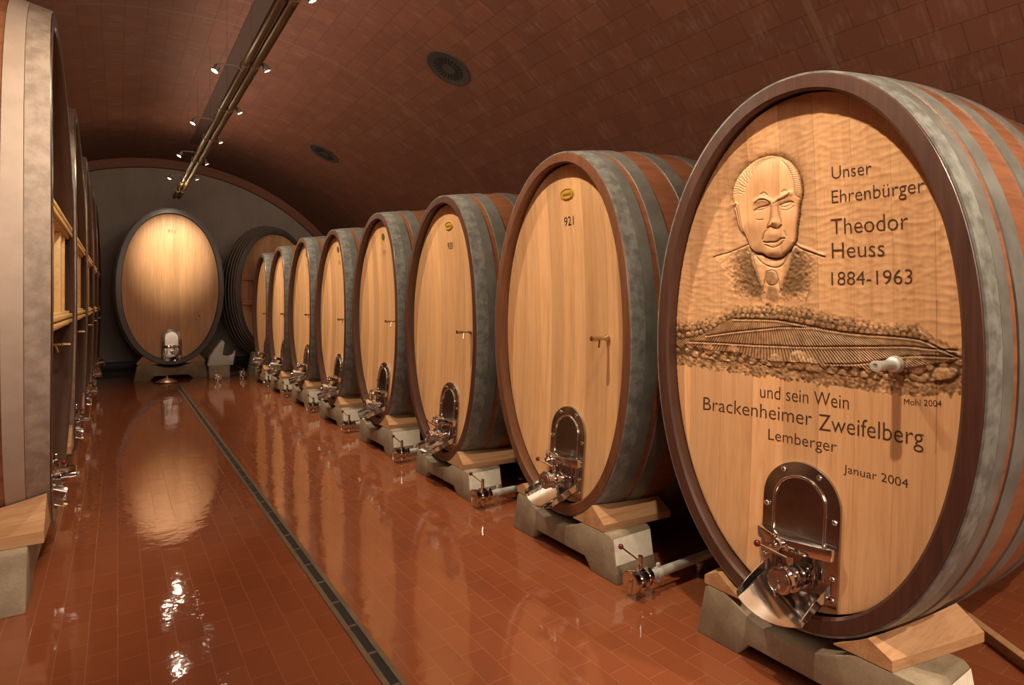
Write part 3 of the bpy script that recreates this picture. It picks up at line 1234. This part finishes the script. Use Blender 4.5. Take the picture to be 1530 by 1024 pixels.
    def dome(cy_, cz_, r_, el=1.0):
        i0, i1 = np.searchsorted(gz, [cz_ - r_ * el, cz_ + r_ * el])
        j0, j1 = np.searchsorted(gy, [cy_ - r_, cy_ + r_])
        yy, zz = GY[i0:i1, j0:j1], GZ[i0:i1, j0:j1]
        q = 1 - ((yy - cy_) / r_) ** 2 - ((zz - cz_) / (r_ * el)) ** 2
        q = np.where(q > 0, np.sqrt(np.maximum(q, 0)) * r_ / 0.03, -1)
        crown[i0:i1, j0:j1] = np.maximum(crown[i0:i1, j0:j1], q)
    k_ = 0
    for y_ in np.arange(gy[0], gy[-1], 0.0125):
        j = min(len(gy) - 1, int((y_ - gy[0]) / STEP))
        top, bot = float(zt[0, j]), float(zb_[0, j])
        k_ += 1
        t = (0.78, 0.30)[k_ % 2]
        dome(y_ + rng.uniform(-.003, .003), bot + (top - bot) * t + rng.uniform(-.003, .003), rng.uniform(.010, .014), 1.15)
    for y_ in np.arange(gy[0], gy[-1], 0.0165):
        j = min(len(gy) - 1, int((y_ - gy[0]) / STEP))
        top, bot = float(zv[0, j]), float(zl[0, j])
        k_ += 1
        t = (0.96, 0.66, 0.44)[k_ % 3]
        dome(y_ + rng.uniform(-.006, .006), bot + (top - bot) * t + rng.uniform(-.008, .008), rng.uniform(.013, .022), rng.uniform(.85, 1.15))
    for p, r_ in (((640, 345), .045), ((710, 375), .035), ((300, 295), .03), ((1250, 365), .04), ((1390, 440), .042), ((520, 345), .03), ((170, 285), .03)):
        q = Z5([p, p])[0]
        dome(q[0], q[1], r_, 1.1)
        trees |= (np.hypot(GY - q[0], (GZ - q[1]) / 1.1) < r_)
    tb = trees | band_top
    cr = np.clip(crown, 0, 1.2)
    scr = white(GY.shape, 1)
    HT += np.where(tb, 0.0095 * cr + 0.0010 * scr, 0)
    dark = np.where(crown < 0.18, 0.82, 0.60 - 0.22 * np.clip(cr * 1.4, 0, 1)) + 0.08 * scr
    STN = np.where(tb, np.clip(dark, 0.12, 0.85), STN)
    # stippled lower hem
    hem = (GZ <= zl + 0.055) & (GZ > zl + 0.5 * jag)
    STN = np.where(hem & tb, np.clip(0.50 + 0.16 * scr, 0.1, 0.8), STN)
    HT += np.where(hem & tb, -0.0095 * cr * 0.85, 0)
    for pts in ([(160, 215), (300, 195), (450, 180), (560, 170), (700, 172)], [(70, 245), (200, 250), (400, 262), (560, 268), (700, 272), (1000, 270), (1200, 270), (1300, 280), (1460, 292)],
                [(780, 362), (900, 362), (1000, 355), (1100, 335), (1200, 320), (1300, 320), (1460, 327)], [(300, 128), (500, 132), (600, 147), (700, 167), (800, 187), (950, 207), (1100, 217), (1270, 238), (1380, 288), (1460, 322)]):
        groove(Z5(pts), 0.0035, 0.007, 0.9)
        ridge(Z5([(a, b + 9) for a, b in pts]), 0.004, 0.004)
    # frayed upper fringe of the hedge
    fr = (GZ > ztj) & (GZ < zt + 0.022 + 0.5 * jag)
    STN = np.where(fr, np.maximum(STN, 0.28 + 0.18 * scr), STN)
    # crack to the right
    groove(pl_([(1400, 450), (1399, 520), (1400, 600), (1398, 680)], 1, (0, 0)), 0.002, 0.003, 0.35)
    hillm = allm | tb | fr
    STN = np.clip(np.where(hillm, STN * 1.18, STN), 0, 0.93)
    jac = blur(((mk + mt) > 0).astype(float) + face, 1) > 0.3
    return jac & ~hillm, hillm


port_mask, hill_mask = carve()


def surf_x(Y, Z):
    zz = Z - SPEC.b
    ai, bi = SPEC.a - SPEC.chime, SPEC.b - SPEC.chime
    r2 = np.minimum(1.02, (Y / ai) ** 2 + (zz / bi) ** 2)
    return SPEC.recess + SPEC.bow * (zz / SPEC.b) ** 2 + SPEC.dish * (1 - r2)


def build_carved_head():
    X = surf_x(GY, GZ) - HT
    nz, ny = GY.shape
    ai, bi = SPEC.a - SPEC.chime + 0.008, SPEC.b - SPEC.chime + 0.008
    ok = (np.abs(GY) / ai) ** SPEC.n + (np.abs(GZ - SPEC.b) / bi) ** SPEC.n <= 1.0
    idx = np.arange(nz * ny).reshape(nz, ny)
    quad = np.stack([idx[:-1, :-1], idx[1:, :-1], idx[1:, 1:], idx[:-1, 1:]], -1)
    good = ok[:-1, :-1] & ok[1:, :-1] & ok[1:, 1:] & ok[:-1, 1:]
    pm, hm = port_mask[:-1, :-1], hill_mask[:-1, :-1]
    co = np.stack([X, GY, GZ], -1).reshape(-1, 3)
    st = STN.reshape(-1)
    head = None
    for nm, msk in (('head', good & ~pm & ~hm), ('carved_portrait', good & pm), ('carved_hillside', good & hm)):
        q = quad[msk]
        used = np.unique(q)
        remap = np.full(nz * ny, -1)
        remap[used] = np.arange(len(used))
        fq = remap[q].astype(np.int32)
        me = bpy.data.meshes.new(nm)
        me.vertices.add(len(used))
        me.vertices.foreach_set('co', co[used].astype(np.float32).ravel())
        me.loops.add(fq.size)
        me.loops.foreach_set('vertex_index', fq.ravel())
        me.polygons.add(len(fq))
        me.polygons.foreach_set('loop_start', np.arange(0, fq.size, 4, dtype=np.int32))
        me.update(calc_edges=True)
        me.polygons.foreach_set('use_smooth', np.ones(len(fq), bool))
        at = me.attributes.new('stain', 'FLOAT', 'POINT')
        at.data.foreach_set('value', st[used].astype(np.float32))
        me.materials.append(M['oak_carved'])
        me.update()
        o = bpy.data.objects.new(nm, me)
        COL.objects.link(o)
        if head is None:
            head = o
            o.parent = carved
        else:
            o.parent = head
            o['label'] = {'carved_portrait': 'relief of an elderly man in jacket and tie', 'carved_hillside': 'dark stained relief of a vineyard hill with trees'}[nm]
    return head


carved_head = build_carved_head()


def carved_x(y, z):
    j, i = (y - gy[0]) / STEP, (z - gz[0]) / STEP
    j0, i0 = int(np.clip(j, 1, len(gy) - 3)), int(np.clip(i, 1, len(gz) - 3))
    return float(surf_x(np.array(y), np.array(z))) - float(HT[i0 - 1:i0 + 3, j0 - 1:j0 + 3].max())


LINES = [
    ('Unser', 1243.3, 268, 1302.8, 260.3, 249),
    ('Ehrenbürger', 1243.3, 304.2, 1381.8, 287, 285),
    ('Theodor', 1242.3, 351, 1357.6, 342.4, 327.4),
    ('Heuss', 1243.3, 386.3, 1322.3, 382.8, 363),
    ('1884-1963', 1242.7, 426.5, 1363.7, 424.4, 406.8),
    ('und sein Wein', 1135.8, 594, 1268.4, 612.4, 575),
    ('Brackenheimer', 1050.8, 612.4, 1213, 636.7, 593),
    ('Zweifelberg', 1223.4, 642.7, 1380, 668, 618.4),
    ('Lemberger', 1148, 656.8, 1250, 676.7, 640.6),
    ('Januar 2004', 1260.5, 706, 1357, 729.5, 694),
    ('Mohl 2004', 1350.7, 605, 1407, 608, 596),
]
for (body, ul, vl, ur, vr, vt) in LINES:
    (ya, yb, yc), (za, zb, zc) = px2head([ul, ur, ul], [vl, vr, vt])
    put_text(SPEC, body, ya, yb, za, zb, zc - za, M['engrave'], carved_head, 'engraved_lettering', lift=0.0012, offset=-0.006, hx=carved_x)
cask_door(SPEC, carved)
cask_tap(SPEC, carved, -0.405, SPEC.b - 0.03, big=True)


# ------------------------------------------------------------------ saddles, wedges
def make_saddle(c, name, label, loc, rz, group, k=1.0, half=0.56, off=-0.08, depth=0.34, base=BASE, xo=0.0, pale=False):
    """concrete saddle: two sloping feet joined by a beam hollowed to carry the cask."""
    root = MB()
    top = 0.27 * k
    pts = []
    # outline in (y, z)
    pts += [(-half, 0), (-half + 0.05 * k, top - 0.02), (-half + 0.07 * k, top)]
    zs = base - 0.012

    e, mg = c.bulge(depth + xo), 0.013

    def belly(y):
        q = min(0.999, abs(y) / (c.a + e * c.ky + mg))
        return base + c.b - (c.b + e + mg) * (1 - q ** c.n) ** (1 / c.n)
    for q in np.linspace(-half + 0.08 * k, half - 0.08 * k, 33):
        pts.append((q, min(top, belly(q + off))))
    pts += [(half - 0.07 * k, top), (half - 0.05 * k, top - 0.02), (half, 0), (half - 0.24 * k, 0), (half - 0.30 * k, 0.07 * k),
            (-half + 0.30 * k, 0.07 * k), (-half + 0.24 * k, 0)]
    root.prism(pts, lambda y, z, h: (h, y, z), 0.0, depth)
    o = root.build(name, M['concrete'], None, 30, 0.008)
    o.location = loc
    o.rotation_euler = (0, 0, rz)
    if pale:  # lighter cream panel over the upper part of the near end
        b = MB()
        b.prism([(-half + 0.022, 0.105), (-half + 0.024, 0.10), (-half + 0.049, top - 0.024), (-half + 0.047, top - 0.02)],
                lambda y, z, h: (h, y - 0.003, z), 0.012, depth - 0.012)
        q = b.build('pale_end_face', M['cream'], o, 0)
        q['label'] = 'cream coloured end face'
    return tag(o, label, 'saddle', group)


def make_wedge(c, side, k=1.0, ln=0.55, base=BASE, z0=0.272, m='wedge', yo=(0.52, 0.57), yc=(0.41, 0.46), xo=0.0):
    """timber wedge lying on the saddle under one flank of the cask; its outer edge may splay."""
    secs = []
    for t_ in (0.0, 0.18, 0.4, 0.7, 1.0):
        x = ln * t_
        o_, c_ = yo[0] + (yo[1] - yo[0]) * t_, yc[0] + (yc[1] - yc[0]) * t_
        e, mg = c.bulge(x + xo), 0.012

        def belly(y):
            q = min(0.999, y / (c.a + e * c.ky + mg))
            return base + c.b - (c.b + e + mg) * (1 - q ** c.n) ** (1 / c.n)
        pts = [(o_, z0), (o_, z0 + 0.042 * k), (c_, belly(c_))]
        yin = c_
        while belly(yin - 0.005) > z0 + 0.004 and yin > 0.05:
            yin -= 0.005
        for t in np.linspace(0, 1, 7)[1:]:
            y = c_ + (yin - c_) * t
            pts.append((y, belly(y)))
        pts.append((yin, z0))
        secs.append([(x, side * y, z) for y, z in pts])
    n, m_ = len(secs[0]), len(secs)
    b = MB()
    fs = [tuple(range(n)), tuple(range(m_ * n - 1, (m_ - 1) * n - 1, -1))]
    for k_ in range(m_ - 1):
        fs += [(k_ * n + i, (k_ + 1) * n + i, (k_ + 1) * n + (i + 1) % n, k_ * n + (i + 1) % n) for i in range(n)]
    b.add([p for sec in secs for p in sec], fs)
    return b.build('timber_wedge', M[m], None, 30)


ORD = ['the carved portrait cask', 'cask 921', 'cask 920', 'the fourth cask of the right row', 'the fifth cask of the right row', 'the sixth cask of the right row',
       'the seventh cask of the right row', 'the last cask of the right row']
sad0, wn0, wf0 = None, None, None
for i, y in enumerate(YS):
    if sad0 is None:
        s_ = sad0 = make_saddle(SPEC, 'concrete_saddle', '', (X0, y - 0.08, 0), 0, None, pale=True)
        wn0, wf0 = make_wedge(SPEC, -1), make_wedge(SPEC, 1, yo=(0.43, 0.47), yc=(0.35, 0.39))
        a_, b_ = wn0, wf0
    else:
        s_, a_, b_ = sad0.copy(), wn0.copy(), wf0.copy()
        for q in (s_, a_, b_):
            COL.objects.link(q)
        copy_children(sad0, s_)
    if i == 0:
        near_own = make_wedge(SPEC, -1, yo=(0.45, 0.57), yc=(0.36, 0.47))
    elif i == 1:
        bpy.data.objects.remove(a_)
        a_ = wn0
    if i == 0:
        a_ = near_own
    s_.scale = (1, 1, (BASE + DZ[i]) / BASE)
    s_.location = (X0, y - 0.08, 0)
    a_.location = (X0, y, DZ[i] * 1.1)
    b_.location = (X0, y, DZ[i] * 1.1)
    tag(s_, 'grey concrete saddle with sloping feet under ' + ORD[i], 'saddle', 'concrete saddles of the right row')
    tag(a_, 'pale timber wedge under the near flank of ' + ORD[i], 'wedge', 'timber wedges of the right row')
    tag(b_, 'timber wedge under the far flank of ' + ORD[i], 'wedge', 'timber wedges of the right row')


# ------------------------------------------------------------------ floor pipes with valves
def make_pipe(label, loc, rz=0, ln=2.3, group=None):
    root = thing('drain_pipe', label, 'pipe', loc, rz, group)
    z = 0.098
    b = MB()
    b.cyl((0.1, 0, z), (ln, 0, z), 0.027, None, 20)
    b.build('tube', M['tube'], root, 30)
    b = MB()
    b.lathe((0.16, 0, z), (-1, 0, 0), [(0, 0.028), (0.01, 0.05), (0.03, 0.052), (0.032, 0.04), (0.06, 0.038), (0.062, 0.06), (0.095, 0.062), (0.097, 0.042), (0.12, 0.042), (0.122, 0.056), (0.145, 0.057)], 24)
    b.box((0.08, 0, z - 0.06), (0.03, 0.05, 0.075), 0.006)
    v = b.build('shutoff_valve', M['steel'], root, 30)
    b = MB()
    b.lathe((0.013, 0, z), (-1, 0, 0), [(0, 0.064), (0.014, 0.064), (0.018, 0.058)], 28)
    b.cyl((-0.005, 0, z + 0.01), (-0.024, 0, z + 0.01), 0.01, None, 10)
    b.tube([(-0.02, 0, z + 0.01), (-0.026, 0.003, z - 0.02), (-0.02, 0, z - 0.05), (-0.024, 0.004, z - 0.07)], 0.0035, 6)
    b.build('blank_cap', M['steel'], v, 30)
    b = MB()
    b.cyl((0.08, 0, z + 0.055), (0.08, 0, z + 0.135), 0.014, None, 12)
    b.cyl((0.08, 0, z + 0.10), (0.03, 0.10, z + 0.16), 0.005, None, 8)
    b.build('lever', M['steel'], v, 30)
    b = MB()
    b.ball((0.027, 0.106, z + 0.164), 0.016, 14)
    k = b.build('lever_knob', M['ruby'], v, 60)
    k['label'] = 'dark red ball on the lever end'
    b = MB()
    b.lathe((0.215, 0, z), (1, 0, 0), [(0, 0.029), (0.001, 0.034), (0.026, 0.034), (0.027, 0.029)], 20, False)
    for s in (-1, 1):
        b.box((0.228, 0, z + s * 0.045), (0.024, 0.016, 0.026), 0.004)
    b.build('pipe_clip', M['palegrey'], root, 30)
    b = MB()
    for q in ((0.6, ln - 0.3) if ln > 1 else (ln - 0.1,)):
        b = MB()
        b.box((q, 0, 0.037), (0.04, 0.05, 0.074), 0.004)
        b.build('pipe_foot', M['steel_dull'], root, 30)
    return root


pipe0 = None
PL = ['in front of the near foot of cask 921', 'in front of the near foot of cask 920', 'beside the fourth cask of the right row', 'beside the fifth cask of the right row',
      'beside the sixth cask of the right row', 'beside the seventh cask of the right row', 'beside the last cask of the right row']
for i in range(1, 8):
    lab = 'steel floor pipe with capped lever valve ' + PL[i - 1]
    loc = (X0 - 0.05, YS[i] - 0.80, 0)
    if pipe0 is None:
        pipe0 = make_pipe(lab, loc, group='floor pipes of the right row')
    else:
        p_ = pipe0.copy()
        COL.objects.link(p_)
        p_.location = loc
        p_['label'] = lab
        copy_children(pipe0, p_)

# wooden lath on the floor beside the carved cask
b = MB()
p0, p1 = Vector((3.85, 1.40, 0.03)), Vector((3.25, 0.60, 0.03))
d = (p1 - p0)
rot = Matrix.Rotation(math.atan2(d.y, d.x), 3, 'Z')
b.box((p0 + p1) / 2, (d.length, 0.05, 0.058), 0.006, rot)
tag(b.build('wooden_lath', M['wedge'], None, 30), 'long pale wooden lath lying on the tiles under the carved cask', 'lath')

# ------------------------------------------------------------------ left row: big casks seen edge-on
BIG = Cask(2.10, 3.45, 2.4, 0.12, 0.08, bow=0.05, recess=0.155, dish=0.07, chime=0.10)
BBASE = 0.21
XL = -0.30
HOOPS_B = [(0.006, 0.118, 'galv'), (0.121, 0.215, 'hoop'), (0.36, 0.48, 'hoop'), (0.8, 0.92, 'hoop'), (1.4, 1.52, 'hoop'), (2.0, 2.15, 'hoop')]


def cask_brace(c, root, z_lo, z_hi, posts, m1='batten', m2='brace'):
    """two horizontal beams across the head with upright boards between them."""
    for z in (z_lo, z_hi):
        hwid = (c.a - c.chime - 0.012) * (1 - (abs(z - c.b) / (c.b - c.chime)) ** c.n) ** (1 / c.n)
        b = MB()
        b.box((0.075, 0, z), (0.085, 2 * hwid, 0.115), 0.008)
        b.box((0.022, 0, z + 0.022), (0.022, 2 * hwid - 0.03, 0.028), 0.004)
        b.box((0.022, 0, z - 0.022), (0.022, 2 * hwid - 0.03, 0.028), 0.004)
        b.build('brace_beam', M[m1], root, 30)
    for y in posts:
        b = MB()
        b.box((0.082, y, (z_lo + z_hi) / 2), (0.07, 0.06, z_hi - z_lo - 0.102), 0.004)
        b.build('brace_post', M[m1], root, 30)
    return root


LL = ['large dark cask nearest on the left, its pinkish hoops cut by the picture edge', 'large cask second in the left row, seen edge on behind the nearest', 'large cask third in the left row, seen edge on',
      'large cask fourth in the left row, seen edge on', 'large cask fifth and farthest in the left row, seen edge on']
YL = [5.15, 7.52, 9.87, 12.2, 14.5]
LG = 'large casks in the left row'
left0 = None
for i, y in enumerate(YL):
    if left0 is None:
        r_ = left0 = thing('oak_cask', LL[0], 'barrel', (XL, y, BBASE), math.pi, LG)
        cask_body(BIG, r_, M['chime_dark'], [(p_, q_, m_ + '_pink') for p_, q_, m_ in HOOPS_B])
        cask_head(BIG, r_, M['oak'])
        cask_door(BIG, r_, 1.12, 0.15, reach=0.72)
        cask_tap(BIG, r_, -0.55, BIG.b - 0.55, ln=0.20)
        cask_brace(BIG, r_, BIG.b - 0.35, BIG.b + 0.35, (-0.66, -0.30, 0.30, 0.66))
    else:
        r_ = left0.copy()
        COL.objects.link(r_)
        r_.location = (XL, y, BBASE)
        r_['label'] = LL[i]
        copy_children(left0, r_)
ls0 = None
LO = ['the nearest left cask', 'the second left cask', 'the third left cask', 'the fourth left cask', 'the farthest left cask']
for i, y in enumerate(YL):
    if ls0 is None:
        s_ = ls0 = make_saddle(BIG, 'concrete_saddle', '', (XL, y, 0), math.pi, None, 1.25, 0.98, 0.0, 0.42, BBASE, 0.13)
        a_ = lw0 = make_wedge(BIG, 1, 1.55, 0.9, BBASE, 0.34, yo=(0.88, 0.88), yc=(0.70, 0.70), xo=0.06)
        b_ = lw1 = make_wedge(BIG, -1, 1.55, 0.9, BBASE, 0.34, yo=(0.88, 0.88), yc=(0.70, 0.70), xo=0.06)
    else:
        s_, a_, b_ = ls0.copy(), lw0.copy(), lw1.copy()
        for q in (s_, a_, b_):
            COL.objects.link(q)
    s_.location = (XL - 0.12, y, 0)
    for q in (a_, b_):
        q.location = (XL - 0.05, y, 0)
        q.rotation_euler = (0, 0, math.pi)
    tag(s_, 'concrete saddle on the tiles under ' + LO[i], 'saddle', 'concrete saddles of the left row')
    tag(a_, 'timber wedge under the near flank of ' + LO[i], 'wedge', 'timber wedges of the left row')
    tag(b_, 'timber wedge under the far flank of ' + LO[i], 'wedge', 'timber wedges of the left row')

# ------------------------------------------------------------------ casks across the end of the cellar
ENDC = Cask(2.07, 3.45, 2.6, 0.12, 0.06, bow=0.03, recess=0.09, dish=0.08, chime=0.10)
EB = 0.34
EX, EY = 1.0, 15.05
endc = thing('oak_cask', 'big round-headed cask facing the aisle at its far end, spotlit', 'barrel', (EX, EY, EB), R(90), 'casks at the end wall')
cask_body(ENDC, endc, M['chime_dark'], HOOPS_B)
cask_head(ENDC, endc, M['oak'])
cask_door(ENDC, endc, 1.1, 0.13)
cask_tap(ENDC, endc, -0.55, ENDC.b - 0.62)
put_text(ENDC, '911', 0.075, -0.075, ENDC.b + 1.19, ENDC.b + 1.19, 0.085, M['fadednum'], endc, 'cask_number', offset=0.01)
ENDD = Cask(1.72, 2.90, 2.5, 0.22, 0.14, bow=0.03, recess=0.09, dish=0.08, chime=0.09)
EX2, EY2, EB2 = 3.14, 14.85, 0.53
endd = thing('oak_cask', 'ribbed dark cask facing the aisle in the far right corner, half hidden', 'barrel', (EX2, EY2, EB2), R(90), 'casks at the end wall')
cask_body(ENDD, endd, M['chime_dark'], [(0.006, 0.12, 'hoop'), (0.16, 0.26, 'hoop'), (0.32, 0.42, 'hoop'), (0.52, 0.62, 'hoop'), (0.8, 0.9, 'hoop'), (1.2, 1.3, 'hoop'), (1.8, 1.9, 'hoop')])
cask_head(ENDD, endd, M['oak'])
cask_brace(ENDD, endd, ENDD.b - 0.28, ENDD.b + 0.30, (-0.45, 0.0, 0.45), 'brace')
tag(make_saddle(ENDC, 'concrete_saddle', '', (EX, EY + 0.02, 0), R(90), None, 1.28, 0.72, 0.0, 0.42, EB, 0.03), 'wide concrete saddle under the spotlit end cask', 'saddle', 'saddles at the end wall')
tag(make_saddle(ENDD, 'concrete_saddle', '', (EX2, EY2 + 0.02, 0), R(90), None, 2.0, 0.58, 0.0, 0.42, EB2, 0.03), 'dark concrete saddle under the ribbed corner cask', 'saddle', 'saddles at the end wall')
for s, lab in ((1, 'timber wedge under the left flank of the spotlit end cask'), (-1, 'timber wedge under the right flank of the spotlit end cask')):
    o = make_wedge(ENDC, s, 1.3, 0.5, EB, 0.35, yo=(0.66, 0.66), yc=(0.54, 0.54), xo=0.06)
    o.location = (EX, EY + 0.05, 0)
    o.rotation_euler = (0, 0, R(90))
    tag(o, lab, 'wedge', 'wedges at the end wall')

# steel lid on the floor before the end cask
b = MB()
b.lathe((0.87, 14.55, 0.0), (0, 0, 1), [(0, 0.20), (0.02, 0.205), (0.03, 0.19), (0.07, 0.12), (0.10, 0.045), (0.105, 0.03), (0.14, 0.03), (0.145, 0.015)], 32)
tag(b.build('steel_lid', M['steel'], None, 30), 'round steel lid lying on the floor before the spotlit end cask', 'lid')
# pale stand beside the end cask
stand = thing('pump_stand', 'pale grey angular stand on a low base right of the spotlit end cask', 'stand', (1.90, 14.80, 0))
stand.scale = (0.85, 0.85, 1)
b = MB()
b.box((0, 0, 0.14), (0.5, 0.4, 0.28), 0.02)
b.build('base', M['concrete'], stand, 30)
b = MB()
b.prism([(-0.28, 0.28), (0.34, 0.28), (0.40, 0.62), (0.34, 0.52), (0.22, 0.48), (0.08, 0.52), (0.14, 0.80), (0.07, 0.86), (-0.22, 0.50)], lambda x, z, h: (x, h, z), -0.13, 0.13)
b.build('body', M['palegrey'], stand, 30, 0.02)
for (x, y, lab) in ((2.36, 14.35, 'bright capped steel valve on the floor before the ribbed corner cask'), (1.80, 14.0, 'dull capped steel valve on the floor between the two end casks')):
    pp = make_pipe(lab, (x, y, 0), R(90), 0.5, 'valves at the end wall')


# ------------------------------------------------------------------ ceiling: conduits, lamps, vents
def build_conduits():
    root = thing('conduit_bundle', 'bronze conduit bundle hanging along the vault, carrying the spotlights', 'conduit', (1.12, 15.4, 4.10))
    ya, yb = -19.3, 0.0
    for x in (-0.055, 0.03):
        b = MB()
        b.cyl((x, ya, 0), (x, yb, 0), 0.036, None, 16)
        t_ = b.build('conduit', M['bronze'], root, 40)
    b = MB()
    b.box((0.072, (ya + yb) / 2, 0.03), (0.02, yb - ya, 0.07), 0.004)
    b.build('cable_tray', M['tray'], root, 0)
    y = -1.0
    while y > ya:
        b = MB()
        for x in (-0.055, 0.03):
            b.cyl((x, y - 0.04, 0), (x, y + 0.04, 0), 0.044, None, 16)
        b.box((-0.01, y, 0.045), (0.16, 0.03, 0.02), 0.003)
        b.build('collar', M['bronze2'], root, 30)
        # rod up to the vault
        b = MB()
        zt = vault_z(1.14) - 4.10
        b.cyl((0.0, y, 0.05), (0.0, y, zt + 0.01), 0.0013, None, 6)
        b.build('hanger_wire', M['tray'], root, 30)
        y -= 1.6
    # added fill strips above the bundle, brightening the vault to either side
    for s_ in (-1, 1):
        a = bpy.data.lights.new('vault_fill', 'AREA')
        a.shape = 'RECTANGLE'
        a.size, a.size_y = 0.04, 17.0
        a.energy = 14 if s_ < 0 else 92
        a.color = (1.0, 0.78, 0.6)
        o = bpy.data.objects.new('vault_fill', a)
        COL.objects.link(o)
        o.parent = root
        o.location = (0.02 + s_ * 0.03, -9.5, 0.085)
        o.rotation_euler = (0, R(180 + s_ * 58), 0)
    return root


build_conduits()


def spot_data(name, power, angle, blend=0.6, size=0.035):
    l = bpy.data.lights.new(name, 'SPOT')
    l.energy = power
    l.color = WARM
    l.spot_size = R(angle)
    l.spot_blend = blend
    l.shadow_soft_size = size
    return l


def make_spot(label, loc, target, power, angle, arm_x, group, blend=0.7, spill=P_SPILL):
    """small spotlight: bracket, housing, glowing lens and its light."""
    root = thing('spotlight', label, 'lamp', loc, 0, group)
    d = (Vector(target) - Vector(loc)).normalized()
    b = MB()
    b.lathe(tuple(-d * 0.05), d, [(0, 0.018), (0.01, 0.026), (0.075, 0.034), (0.08, 0.034), (0.08, 0.030), (0.062, 0.029)], 18, True)
    b.build('housing', M['lamp_body'], root, 30)
    b = MB()
    b.lathe(tuple(d * 0.018), d, [(0, 0.028), (0.006, 0.026), (0.010, 0.014)], 16)
    b.build('lens', M['bulb'], root, 60)
    b = MB()
    if arm_x > 0.12:
        b.tube([(0, 0, 0.02), (0.03, 0, 0.06), (arm_x - 0.05, 0, 0.07), (arm_x, 0, 0.03)], 0.008, 8)
    elif arm_x < -0.12:
        b.tube([(0, 0, 0.02), (-0.03, 0, 0.06), (arm_x + 0.05, 0, 0.07), (arm_x, 0, 0.03)], 0.008, 8)
    else:
        b.tube([(0, 0, 0.02), (0, 0, 0.05), (arm_x, 0, 0.045)], 0.008, 8)
    b.build('bracket', M['lamp_body'], root, 30)
    l = bpy.data.objects.new('lamp_light', spot_data('lamp_light', power, angle, blend))
    COL.objects.link(l)
    l.parent = root
    l.location = d * 0.045
    l.rotation_euler = d.to_track_quat('-Z', 'Y').to_euler()
    if spill <= 0:
        return root
    pd = bpy.data.lights.new('lamp_glow', 'POINT')
    pd.energy = spill
    pd.color = WARM
    pd.shadow_soft_size = 0.026
    l = bpy.data.objects.new('lamp_glow', pd)
    COL.objects.link(l)
    l.parent = root
    l.location = d * 0.05 + Vector((0, 0, -0.012))
    return root


ordw = ['nearest', 'second', 'third', 'fourth', 'fifth', 'sixth']
YR = [4.60, 6.24, 7.82, 9.42, 11.03, 12.5]
for i, y in enumerate([1.10, 2.78] + YR):
    lab = ('small spotlight right of the conduits, %s visible one from the front' % ordw[i - 2]) if i >= 2 else \
        ('small spotlight on the conduit bundle above the %s right cask, out of the picture' % ('carved' if i == 0 else '921'))
    make_spot(lab, (1.252, y * 1.02, 4.09), (2.62, y * 1.02 + 0.02, 1.45), P_RIGHT * (1.1 if i < 2 else 1.0), 82, -0.022, 'spotlights right of the conduits', 1.0, 0)
for i, y in enumerate([2.2, 4.3, 6.41, 8.44, 10.44, 12.45]):
    lab = ('spotlight on an arm left of the conduits, %s visible one from the front' % ordw[i - 2]) if i >= 2 else \
        ('spotlight on an arm above the %s, not in the picture' % ('open floor' if i == 0 else 'nearest left cask'))
    tgt = (-0.4, y - 0.15, 1.75) if i > 0 else (-1.1, 4.2, 1.9)
    make_spot(lab, (0.80, y, 4.0), tgt, P_LEFT * (3.2 if i == 0 else 1.0), 80, 0.24, 'spotlights left of the conduits')
make_spot('spotlight over the bare floor right of the carved cask, not in the picture', (3.2, -1.2, 3.9), (3.1, 1.3, 0.3), 400, 66, -0.3, 'spotlights right of the conduits', spill=0)
make_spot('small spotlight at the far end of the conduits, aimed at the end cask', (1.0, 13.3, 4.02), (1.03, 15.15, 2.85), P_END, 48, 0.06, 'spotlights left of the conduits', 1.0, 13)


def make_vent(label, y, x, dia):
    ang = math.atan2(vault_z(x) - VZ, x - VX)
    nrm = Vector((-math.cos(ang), 0, -math.sin(ang)))
    root = thing('air_vent', label, 'vent', (x, y, vault_z(x)), 0, 'round vents in the vault')
    u = Vector((0, 1, 0))
    t = nrm.cross(u)
    r = dia / 2
    b = MB()
    b.lathe(tuple(-nrm * 0.02), nrm, [(0, r), (0.03, r), (0.036, r * 0.985), (0.036, r * 0.9), (0.033, r * 0.88)], 48)
    b.build('disc', M['vent'], root, 30)
    for k in range(24):
        a = 2 * math.pi * k / 24
        d1 = u * math.cos(a) + t * math.sin(a)
        d2 = nrm.cross(d1)
        b = MB()
        p = [d1 * r * 0.30 - d2 * 0.006, d1 * r * 0.30 + d2 * 0.006, d1 * r * 0.66 + d2 * 0.012, d1 * r * 0.66 - d2 * 0.012]
        lo = [q + nrm * 0.010 for q in p]
        hi = [q + nrm * 0.0165 for q in p]
        b.add(lo + hi, [(0, 1, 2, 3), (7, 6, 5, 4), (0, 4, 5, 1), (1, 5, 6, 2), (2, 6, 7, 3), (3, 7, 4, 0)])
        b.build('slot', M['slot'], root, 0)


make_vent('round grey swirl vent in the vault above the casks, the larger nearer one', 6.98, 3.66, 0.64)
make_vent('round grey swirl vent far back in the vault, the smaller looking one', 12.5, 3.62, 0.64)
